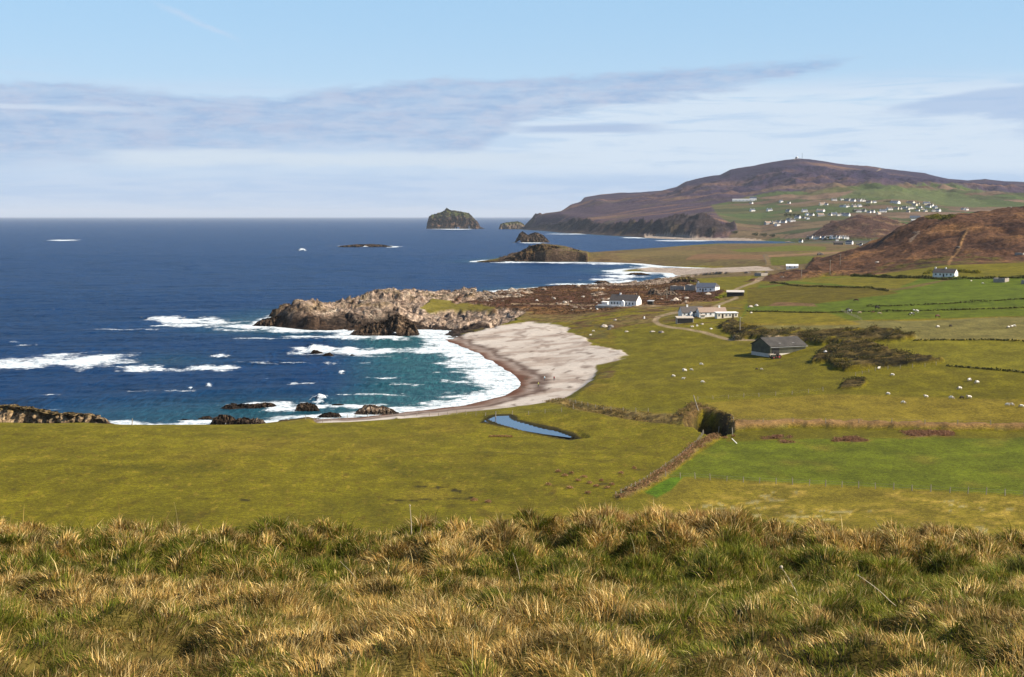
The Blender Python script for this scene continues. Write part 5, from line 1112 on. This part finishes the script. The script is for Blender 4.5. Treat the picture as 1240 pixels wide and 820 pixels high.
wool = simple('wool', (.80, .74, .64), .95, .25, 6, .05, bump=.8); face_ = simple('sheep_face', (.35, .30, .24), .8, .2, 8); blk = simple('black_hide', (.02, .018, .016), .7, .2, 3); brn = simple('brown_hide', (.10, .05, .03), .7, .25, 3); tanh = simple('tan_hide', (.45, .35, .24), .7, .2, 3); whh = simple('white_hide', (.7, .67, .6), .7, .1, 3); darkwool = simple('dark_wool', (.05, .04, .035), .95, .3, 6)
def beast(L, H, body_r, grazing=True, neck=.3):
    v = []; e = []; r = []
    def a(p, rr, par=None): v.append(p); r.append(rr); (e.append((par, len(v) - 1)) if par is not None else None); return len(v) - 1
    zb = H - body_r; p0 = a((0, 0, zb), body_r); p1 = a((L * .28, 0, zb + .02 * H), body_r * .92, p0); p2 = a((-L * .28, 0, zb + .01), body_r * .95, p0); p3 = a((-L * .42, 0, zb), body_r * .7, p2)
    if grazing: n1 = a((L * .46, 0, zb - .08 * H), body_r * .5, p1); n2 = a((L * .60, 0, zb - .36 * H), body_r * .34, n1); n3 = a((L * .70, 0, .12 * H), body_r * .22, n2)
    else: n1 = a((L * .44, 0, zb + .16 * H), body_r * .5, p1); n2 = a((L * .55, 0, zb + .36 * H), body_r * .36, n1); n3 = a((L * .72, 0, zb + .28 * H), body_r * .22, n2)
    for s_ in (-1, 1): a((n2 and v[n2][0] - .02 * L, s_ * body_r * .5, v[n2][2] + .05 * H), body_r * .09, n2)
    for sx, par in ((.30, p1), (-.32, p2)):
        for sy in (-1, 1):
            k1 = a((L * sx, sy * body_r * .5, zb - body_r * .75), body_r * .3, par); k2 = a((L * (sx + (.03 if sx > 0 else -.06)), sy * body_r * .5, H * .28), body_r * .16, k1); a((L * (sx + .01), sy * body_r * .5, 0), body_r * .13, k2)
    t1 = a((-L * .5, 0, zb - .1 * H), body_r * .12, p3); a((-L * .52, 0, zb - .35 * H), body_r * .08, t1)
    return v, e, r
def mk_beast(name, L, H, br, mats, fn, gr): v, e, r = beast(L, H, br, gr); return skin_body(name, v, e, r, mats, fn)
fs_ = lambda c: 1 if (c.x > .42 or c.z < .3) else 0
SH = [mk_beast('sheep', 1.15, .82, .27, [wool, face_], fs_, True), mk_beast('sheep', 1.15, .82, .27, [wool, face_], fs_, False), mk_beast('sheep', 1.1, .8, .26, [darkwool, blk], fs_, True)]
patch = lambda c: 1 if math.sin(c.x * 5 + 1) * math.cos(c.y * 3 + c.z * 4) > .25 else 0
CW = {k: mk_beast('cow', 2.2, 1.4, .38, m_, patch, gr) for k, m_, gr in (('black', [blk, blk], True), ('black and white', [blk, whh], True), ('white and red', [whh, brn], False), ('brown', [brn, brn], True), ('tan', [tanh, tanh], True))}
SHP = [(1173.6,461.8,0,'upper of the two closest sheep right of the lower scrub bank'),(1183,464.8,0,'lower of the two closest sheep right of the lower scrub bank'),(1162,472,0,'lone small sheep in the middle of the right pasture'),(1121.3,482,1,'lone sheep left of the row of three in the right pasture'),(1151.7,483.4,0,'pale sheep, left of the row of three'),(1164.8,483,2,'dark fleeced sheep in the centre of the row of three'),(1173.6,482.8,1,'white sheep at the right end of the row of three'),
 (1093.5,489,0,'sheep nearest the tan field edge, lowest and leftmost on the right'),(1224.5,491.6,0,'larger sheep of the pair near the right edge'),(1220,492,1,'smaller sheep of the pair near the right edge'),(1237,493.6,0,'sheep cut by the right edge of the picture'),(1080.6,455.6,0,'sheep below the fence of the lower scrub bank'),(1064,447.6,1,'white sheep against the dark lower scrub bank'),(1075.4,478.6,0,'faint small sheep left of the lone sheep on the right'),
 (1135.6,397,0,'white sheep on the bleached field, leftmost of five'),(1151,396,2,'dark sheep on the bleached field'),(1228,396,0,'rightmost sheep on the bleached field'),(1225,396.6,1,'sheep close behind the rightmost one on the bleached field'),(1221,397.4,0,'third sheep from the right edge on the bleached field'),(916.5,448,2,'dark lamb beside the white sheep below the barn'),(922,448,0,'white sheep below the barn with a dark lamb'),
 (849,442.6,0,'uppermost sheep of the group left of the barn'),(828,449,1,'left sheep of the touching pair in mid pasture'),(829.5,450.2,0,'sheep just in front of the left one of the mid pasture pair'),(837,449,0,'right sheep of the mid pasture pair'),(815.5,457,0,'leftmost sheep of the mid pasture group'),(827.4,460,1,'sheep below the touching pair in mid pasture'),(850.6,464,0,'lowest sheep of the mid pasture group'),(909.6,380,0,'small sheep near the farm row in the green field'),(718.5,402,0,'white sheep on the turf edge by the beach'),(715,407,1,'sheep lower on the turf edge by the beach'),(1190,344,0,'tiny pale sheep left of the grey field ruin'),(1176,341,0,'tiny pale sheep below the hill cottage')]
for k, (px, py, ty, lb) in enumerate(SHP):
    o = bpy.data.objects.new('sheep', SH[ty]); COL.objects.link(o); o.location = at(px, py) - Vector((0, 0, .02)); o.rotation_euler = (0, 0, hr.uniform(-.7, .7) + (math.pi if hr.random() < .5 else 0)); s = hr.uniform(1.0, 1.2) * (.7 if 'lamb' in lb else 1); o.scale = (s, s, s)
    tag(o, lb, 'sheep', 'sheep grazing in the pastures')
for k, (px, py, ty, lb) in enumerate([(1062,374.6,'black','black cow standing uppermost in the green field'),(1057,379.6,'brown','dark brown calf left of the tan one'),(1064.8,380.8,'tan','tan calf beside the dark brown calf'),(1104,382.6,'black and white','black and white cow in front of the white and red one'),(1109,379,'white and red','white and red cow on the right of the herd'),(1135,385.2,'brown','dark brown cow, rightmost of the herd'),(1026.7,377,'black','black cow at the left end by the pale fence'),(1028.9,379,'white and red','brown and white cow at the pale fence post'),(1041,380,'tan','tan calf between the pale fence and the herd'),(1037,365.4,'brown','lone dark cow in the field above the herd')]):
    o = bpy.data.objects.new('cow', CW[ty]); COL.objects.link(o); o.location = at(px, py) - Vector((0, 0, .03)); o.rotation_euler = (0, 0, hr.choice([0, math.pi]) + hr.uniform(-.5, .5)); s = .75 if 'calf' in lb else 1.1; o.scale = (s,) * 3; tag(o, lb, 'cow', 'cattle grazing in the green field')
skinm = simple('skin', (.5, .32, .24), .6, .1, 5)
def person(px, py, top, leg, face, label, stride=.18):
    v = [(0,0,.98),(0,0,1.2),(0,0,1.42),(0,0,1.52),(0,.02,1.66),(0,.01,1.76)]; e = [(0,1),(1,2),(2,3),(3,4),(4,5)]; r = [.15,.15,.16,.06,.1,.08]
    for s_ in (-1, 1):
        n = len(v); v += [(s_*.1, s_*stride*.3, .88), (s_*.1, s_*stride*.7, .5), (s_*.1, s_*stride, .08), (s_*.1, s_*stride+.14, .04)]; e += [(0,n),(n,n+1),(n+1,n+2),(n+2,n+3)]; r += [.1,.075,.05,.04]
        n = len(v); v += [(s_*.19, 0, 1.4), (s_*.24, -s_*.06, 1.12), (s_*.25, -s_*.02+.08, .88), (s_*.25, .12, .8)]; e += [(2,n),(n,n+1),(n+1,n+2),(n+2,n+3)]; r += [.07,.05,.04,.04]
    me_ = skin_body('person', v, e, r, [top, leg, skinm, M['black']], lambda c: 2 if c.z > 1.5 and c.z < 1.72 else (3 if c.z >= 1.72 else (1 if c.z < .92 and abs(c.x) < .19 else (2 if c.z < .86 else 0))))
    o = bpy.data.objects.new('person', me_); COL.objects.link(o); o.location = at(px, py); o.rotation_euler = (0, 0, face); tag(o, label, 'person')
person(659.4, 461, simple('pale_jacket', (.35, .5, .55), .8), simple('jeans', (.05, .07, .12), .9), .6, 'person in a pale blue jacket walking on the beach')
person(671, 461, simple('red_jacket', (.35, .05, .05), .8), simple('dark_trousers', (.03, .03, .035), .9), -.5, 'person in a dark red jacket standing on the beach')
person(652, 468.5, simple('green_jacket', (.35, .42, .06), .8), simple('grey_trousers', (.08, .08, .09), .9), 1.2, 'person in a yellow green jacket nearest the waterline')

# ------------------------------------------------------------------ rusty rush clumps standing in the pastures
RC = {'just below the pond': [(594,529.6),(599,529.4),(604,529.4),(608,529.6),(613,529.5),(618,529.8)], 'scattered left of the stream fence': [(676,572),(684,577),(692,574),(700,583),(707,579),(714,586),(722,590),(728,583),(735,592),(741,588),(752,574),(768,568),(690,592),(712,598),(664,588)], 'just beyond the long grass': [(574,607),(591,609)], 'by the white fallen pole': [(888,529),(878,531)]}
for cl, ps in RC.items():
    for i, (px, py) in enumerate(sorted(ps)):
        q = at(px, py); r_ = np.random.default_rng(int(px * 3 + py)); n = 160; w = .5 + .35 * r_.random(); P_ = np.clip(r_.normal(size=(n, 3)), -1.7, 1.7) * (w * .45, w * .4, .1) + (0, 0, .3); P_[:, 2] = np.abs(P_[:, 2]) * (1.2 - .5 * np.abs(P_[:, 0]) / w)
        o = leaf_mesh('rush_clump', P_, .16, pick([(196,150,106),(168,124,84),(150,116,70),(206,168,122)], n, r_), seed=i, aspect=.3); o.location = q; tag(o, f'rusty rush clump, {ordn[i]} from left of those {cl}', 'rush clump', 'rush clumps in the pastures')
# ------------------------------------------------------------------ the hilltop under the camera
SILX = np.array([-900,-200,0,100,300,430,500,560,600,680,740,790,860,920,960,1045,1100,1160,1240,1500,2200]); SILY = np.array([632,630,628,630,629,628,624,621,616,614,609,606,608,611,616,628,627,633,637,640,642.])
def mound(x, y, s=.46):
    """tussock mounds: jittered cells, each its own width and height; returns height 0..1 and the way out from its middle"""
    x = np.asarray(x, float); y = np.asarray(y, float)
    def f(x, y):
        X_ = x / s; Y_ = y / (s * 1.15); xi = np.floor(X_).astype(np.int32); yi = np.floor(Y_).astype(np.int32); best = np.zeros(x.shape)
        for dx in (-1, 0, 1):
            for dy in (-1, 0, 1):
                h = _perm[_perm[(xi + dx) & 255] + ((yi + dy) & 255)]; h2 = _perm[h + 31]; h3 = _perm[h + 77]
                ex = X_ - (xi + dx + h / 256.); ey = Y_ - (yi + dy + h2 / 256.); rr = .55 + .45 * h3 / 256.
                best = np.maximum(best, (.25 + .75 * _perm[h + 113] / 256.) * np.clip(1 - (ex * ex + ey * ey) / rr ** 2, 0, 1) ** .8)
        return best
    return par(f, x, y)
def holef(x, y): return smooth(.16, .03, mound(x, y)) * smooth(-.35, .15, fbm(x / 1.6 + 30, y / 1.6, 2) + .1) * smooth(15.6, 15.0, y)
def fg_z(x, y):
    yk = np.array([-40, -5, 0, 3, 6, 9, 12, 13.5, 15.5, 17, 19, 25, 40, 62, 75]); zk = np.array([-2.6, -1.75, -1.62, -1.66, -1.97, -2.6, -3.38, -3.62, -3.50, -3.86, -4.7, -7.6, -13.2, -21.0, -25.0])
    base = np.interp(y, yk, zk)
    px = 620 + x / 15.5 * FPX * 1.0; sil = np.interp(px, SILX, SILY); _, s = ray(620 + 0 * px, sil); crest = s * 15.5 - .50
    wgt = np.exp(-((y - 15.3) / 2.2) ** 2); b = base + (crest - (-3.50)) * wgt * np.exp(-(x / 40) ** 2)
    amp = .20 + .18 * smooth(11.2, 12.8, y) * (1 - .35 * smooth(14.6, 15.6, y)); near = smooth(18.2, 16.4, y)
    und = .12 * fbm(x / 2.2 + 3, y / 2.2, 3) + near * (amp * mound(x, y) + .5 * amp * mound(x + 31, y + 17, .21) + .03 * fbm(x / .15, y / .15, 2))
    return CZ + b + und
gx = np.concatenate([np.linspace(-70, -14, 60)[:-1], np.linspace(-14, 14, 420), np.linspace(14, 70, 60)[1:]]); gy = np.concatenate([np.linspace(-40, 2, 30)[:-1], np.linspace(2, 20, 280), np.linspace(20, 66, 70)[1:]])
GX, GY = np.meshgrid(gx, gy); GZ = fg_z(GX, GY)
nn = fbm(GX / .5, GY / .5, 4); Cf = np.empty(GX.shape + (3,)); Cf[:] = alb((124, 110, 54)); Cf = lerp(Cf, alb((60, 50, 28)), smooth(-.1, .4, nn)); Cf = lerp(Cf, alb((56, 48, 26)), holef(GX, GY));  # peat in the holes between mounds, darkened further as gap shadow
Cf = lerp(Cf, alb((112, 114, 36)), smooth(22, 30, GY))
ny_, nx_ = GX.shape; i0 = (np.arange(ny_ - 1)[:, None] * nx_ + np.arange(nx_ - 1)[None]).ravel(); Fq = np.stack([i0, i0 + 1, i0 + nx_ + 1, i0 + nx_], -1)
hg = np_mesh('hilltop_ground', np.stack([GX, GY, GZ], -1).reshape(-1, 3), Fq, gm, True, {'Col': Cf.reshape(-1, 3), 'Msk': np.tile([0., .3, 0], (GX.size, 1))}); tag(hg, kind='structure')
# ------------------------------------------------------------------ long tussocky grass, blade by blade
bmat, t, b = newmat('grass_blade'); out = t.n['Material Output']
colr = t.new('ShaderNodeVertexColor', layer_name='Col').outputs['Color']; t.link(colr, b.inputs['Base Color']); b.inputs['Roughness'].default_value = .65; b.inputs['Specular IOR Level'].default_value = .2
tr = t.new('ShaderNodeBsdfTranslucent'); t.link(colr, tr.inputs['Color']); mx = t.new('ShaderNodeMixShader'); mx.inputs[0].default_value = .3; t.link(b.outputs[0], mx.inputs[1]); t.link(tr.outputs[0], mx.inputs[2]); t.link(mx.outputs[0], out.inputs['Surface'])
def blades(n, seed, y0=4.5, y1=18.0, ka=.45, ls=1.0):
    r_ = np.random.default_rng(seed)
    y = y0 + (y1 - y0) * r_.random(n) ** .82; x = r_.uniform(-1, 1, n) * (ka * y + .4)
    hf = holef(x, y); kp = r_.random(n) > .75 * hf; x, y, hf = x[kp], y[kp], hf[kp]; n = len(x)
    m0 = mound(x, y); ep = .05; gxm = (mound(x + ep, y) - m0) / ep; gym = (mound(x, y + ep) - m0) / ep
    out = np.stack([-gxm, -gym], 1); out /= (np.linalg.norm(out, axis=1)[:, None] + .8)
    cow = fbm(x / .35 + 11, y / .35, 2) * 3.0; lay = np.stack([np.cos(cow * 3), np.sin(cow * 3)], 1)       # matted swirls
    lean = out * .75 + lay * .55 + r_.normal(0, .38, (n, 2)) + np.array([-.22, -.05])
    tall = fbm(x / .9 + 60, y / .9, 2); bank = smooth(11.5, 13, y)
    L = r_.uniform(.032, .085, n) * (1 + .5 * smooth(0, .4, tall) + .35 * bank + .4 * m0) * np.clip(.55 + y / 26, .7, 1.15) * (1 - .35 * hf) * ls
    wild = r_.random(n) < .012; L[wild] *= r_.uniform(1.5, 2.4, wild.sum())
    big_ = fbm(x / 1.9 + 1.7, y / 1.5, 3) + .9 * fbm(x / .42, y / .36, 3) + .35 * fbm(x / .12, y / .12, 2)
    wx = x / y
    bias = -.02 - .20 * smooth(11, 12.6, y) + .40 * smooth(13.8, 14.9, y) + .25 * fbm(x / .8, y / .8 + 9, 2) + .26 * smooth(10.5, 8.5, y) * smooth(.12, -.12, wx) - .26 * np.exp(-((wx - .22) / .16) ** 2 - ((y - 10.6) / 2.4) ** 2) - .16 * smooth(-.1, -.3, wx) * smooth(12, 14, y) + .25 * np.exp(-((wx + .06) / .05) ** 2 - ((y - 13.4) / 1.2) ** 2)
    dry = smooth(-.42, .42, big_ + bias + .30 * (m0 - .45) - .10)
    isdry = r_.random(n) < .08 + .84 * dry
    G = np.array([alb(c, .88) for c in ((118,122,34),(96,106,28),(134,136,46),(84,92,26),(124,116,40))]); Dd = np.array([alb(c, 1.0) for c in ((214,180,106),(188,152,84),(154,122,62),(236,210,146),(120,92,48),(178,150,84))])
    c = np.where(isdry[:, None], Dd[r_.integers(0, 6, n)], G[r_.integers(0, 5, n)]) * r_.uniform(.7, 1.2, (n, 1))
    thatch = fbm(x / .26 + 5, y / .3 + 5, 3); c *= (.52 + .62 * smooth(-.35, .2, thatch))[:, None] * (.72 + .4 * smooth(.05, .5, m0))[:, None] ** 1  # thatch patches, then blades darker in mound gaps, shade painted in
    rust = (fbm(x / .5 + 40, y / .5, 3) > .2) & (y > 13.2) & (wx > .02) & (wx < .2) & (r_.random(n) < .6); c[rust] = c[rust] * .55 + alb((150, 92, 54), .75) * .45
    z = fg_z(x, y) - .012
    ll = np.clip(np.linalg.norm(lean, axis=1), .05, 1.5); ld = lean / np.linalg.norm(lean, axis=1)[:, None]
    w = r_.uniform(.0013, .0026, n) * np.clip(y / 8.5, .8, 2.0)
    fa = r_.uniform(0, 2 * np.pi, n); side = np.stack([np.cos(fa), np.sin(fa) * .4, 0 * fa], 1); side /= np.linalg.norm(side, axis=1)[:, None]
    V_ = np.zeros((n, 5, 3), np.float32)
    for k, tt in enumerate((0, .55, 1.0)):
        zz_ = L * (tt - .36 * ll * tt ** 2.2); h_ = L * ll * .8 * tt ** 1.6; p = np.stack([x + ld[:, 0] * h_, y + ld[:, 1] * h_, z + zz_], 1); ww_ = (w * (1, .8, 0)[k])[:, None] * side
        if k < 2: V_[:, 2 * k] = p - ww_; V_[:, 2 * k + 1] = p + ww_
        else: V_[:, 4] = p
    o5 = (np.arange(n) * 5)[:, None]
    return V_.reshape(-1, 3), o5 + [0, 1, 3, 2], o5 + [2, 3, 4], np.repeat(c[:, None], 5, 1).reshape(-1, 3)
V_, Q, T3, cc_ = blades(930000, 21)
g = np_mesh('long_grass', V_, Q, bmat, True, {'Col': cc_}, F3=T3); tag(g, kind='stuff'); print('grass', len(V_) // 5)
# dead flower stalks
straw = simple('dead_stalk', (.52, .44, .32), .8, .2, 10)
def stalk(px, y, h, tilt, label, head=True, r=.0028):
    a, _ = ray(px, 620); x = float(a) * y; z = float(fg_z(np.array([x]), np.array([float(y)]))[0]); o = empty('dead_stalk', (x, y, z)); o.rotation_euler = (R(2), R(tilt), 0); tag(o, label, 'dead stalk')
    bm = bmesh.new(); pz_ = Vector((0, 0, -.03)); n = 5
    for k in range(n):
        q = Vector((math.sin(k) * .006, 0, h * (k + 1) / n)); cyl(bm, pz_, q, r * (1 - .12 * k), r * (1 - .12 * (k + 1)), 6); pz_ = q
    bobj('stem', bm, straw, o)
    if head:
        bm = bmesh.new(); bmesh.ops.create_icosphere(bm, subdivisions=1, radius=.011); bmesh.ops.translate(bm, verts=bm.verts, vec=pz_); bobj('seed_head', bm, straw, o)
stalk(498, 15.4, .50, -1, 'tall pale dead stalk standing above the grass against the pasture', r=.0075); stalk(503, 15.5, .30, 14, 'shorter dead stalk leaning right of the tall pale one', False, .004)
stalk(441, 12.6, .34, -40, 'bleached stem leaning left in the left tussocks', False); stalk(605, 10.4, .16, 35, 'short pale stem poking up low in the middle grass', False)
stalk(976, 8.4, .3, -28, 'thin bare stem leaning left in the front right grass'); stalk(1090, 7.6, .3, -50, 'long dead stem lying low near the bottom right', False); stalk(632, 9.6, .28, -12, 'thin upright straw in the middle front grass', False)
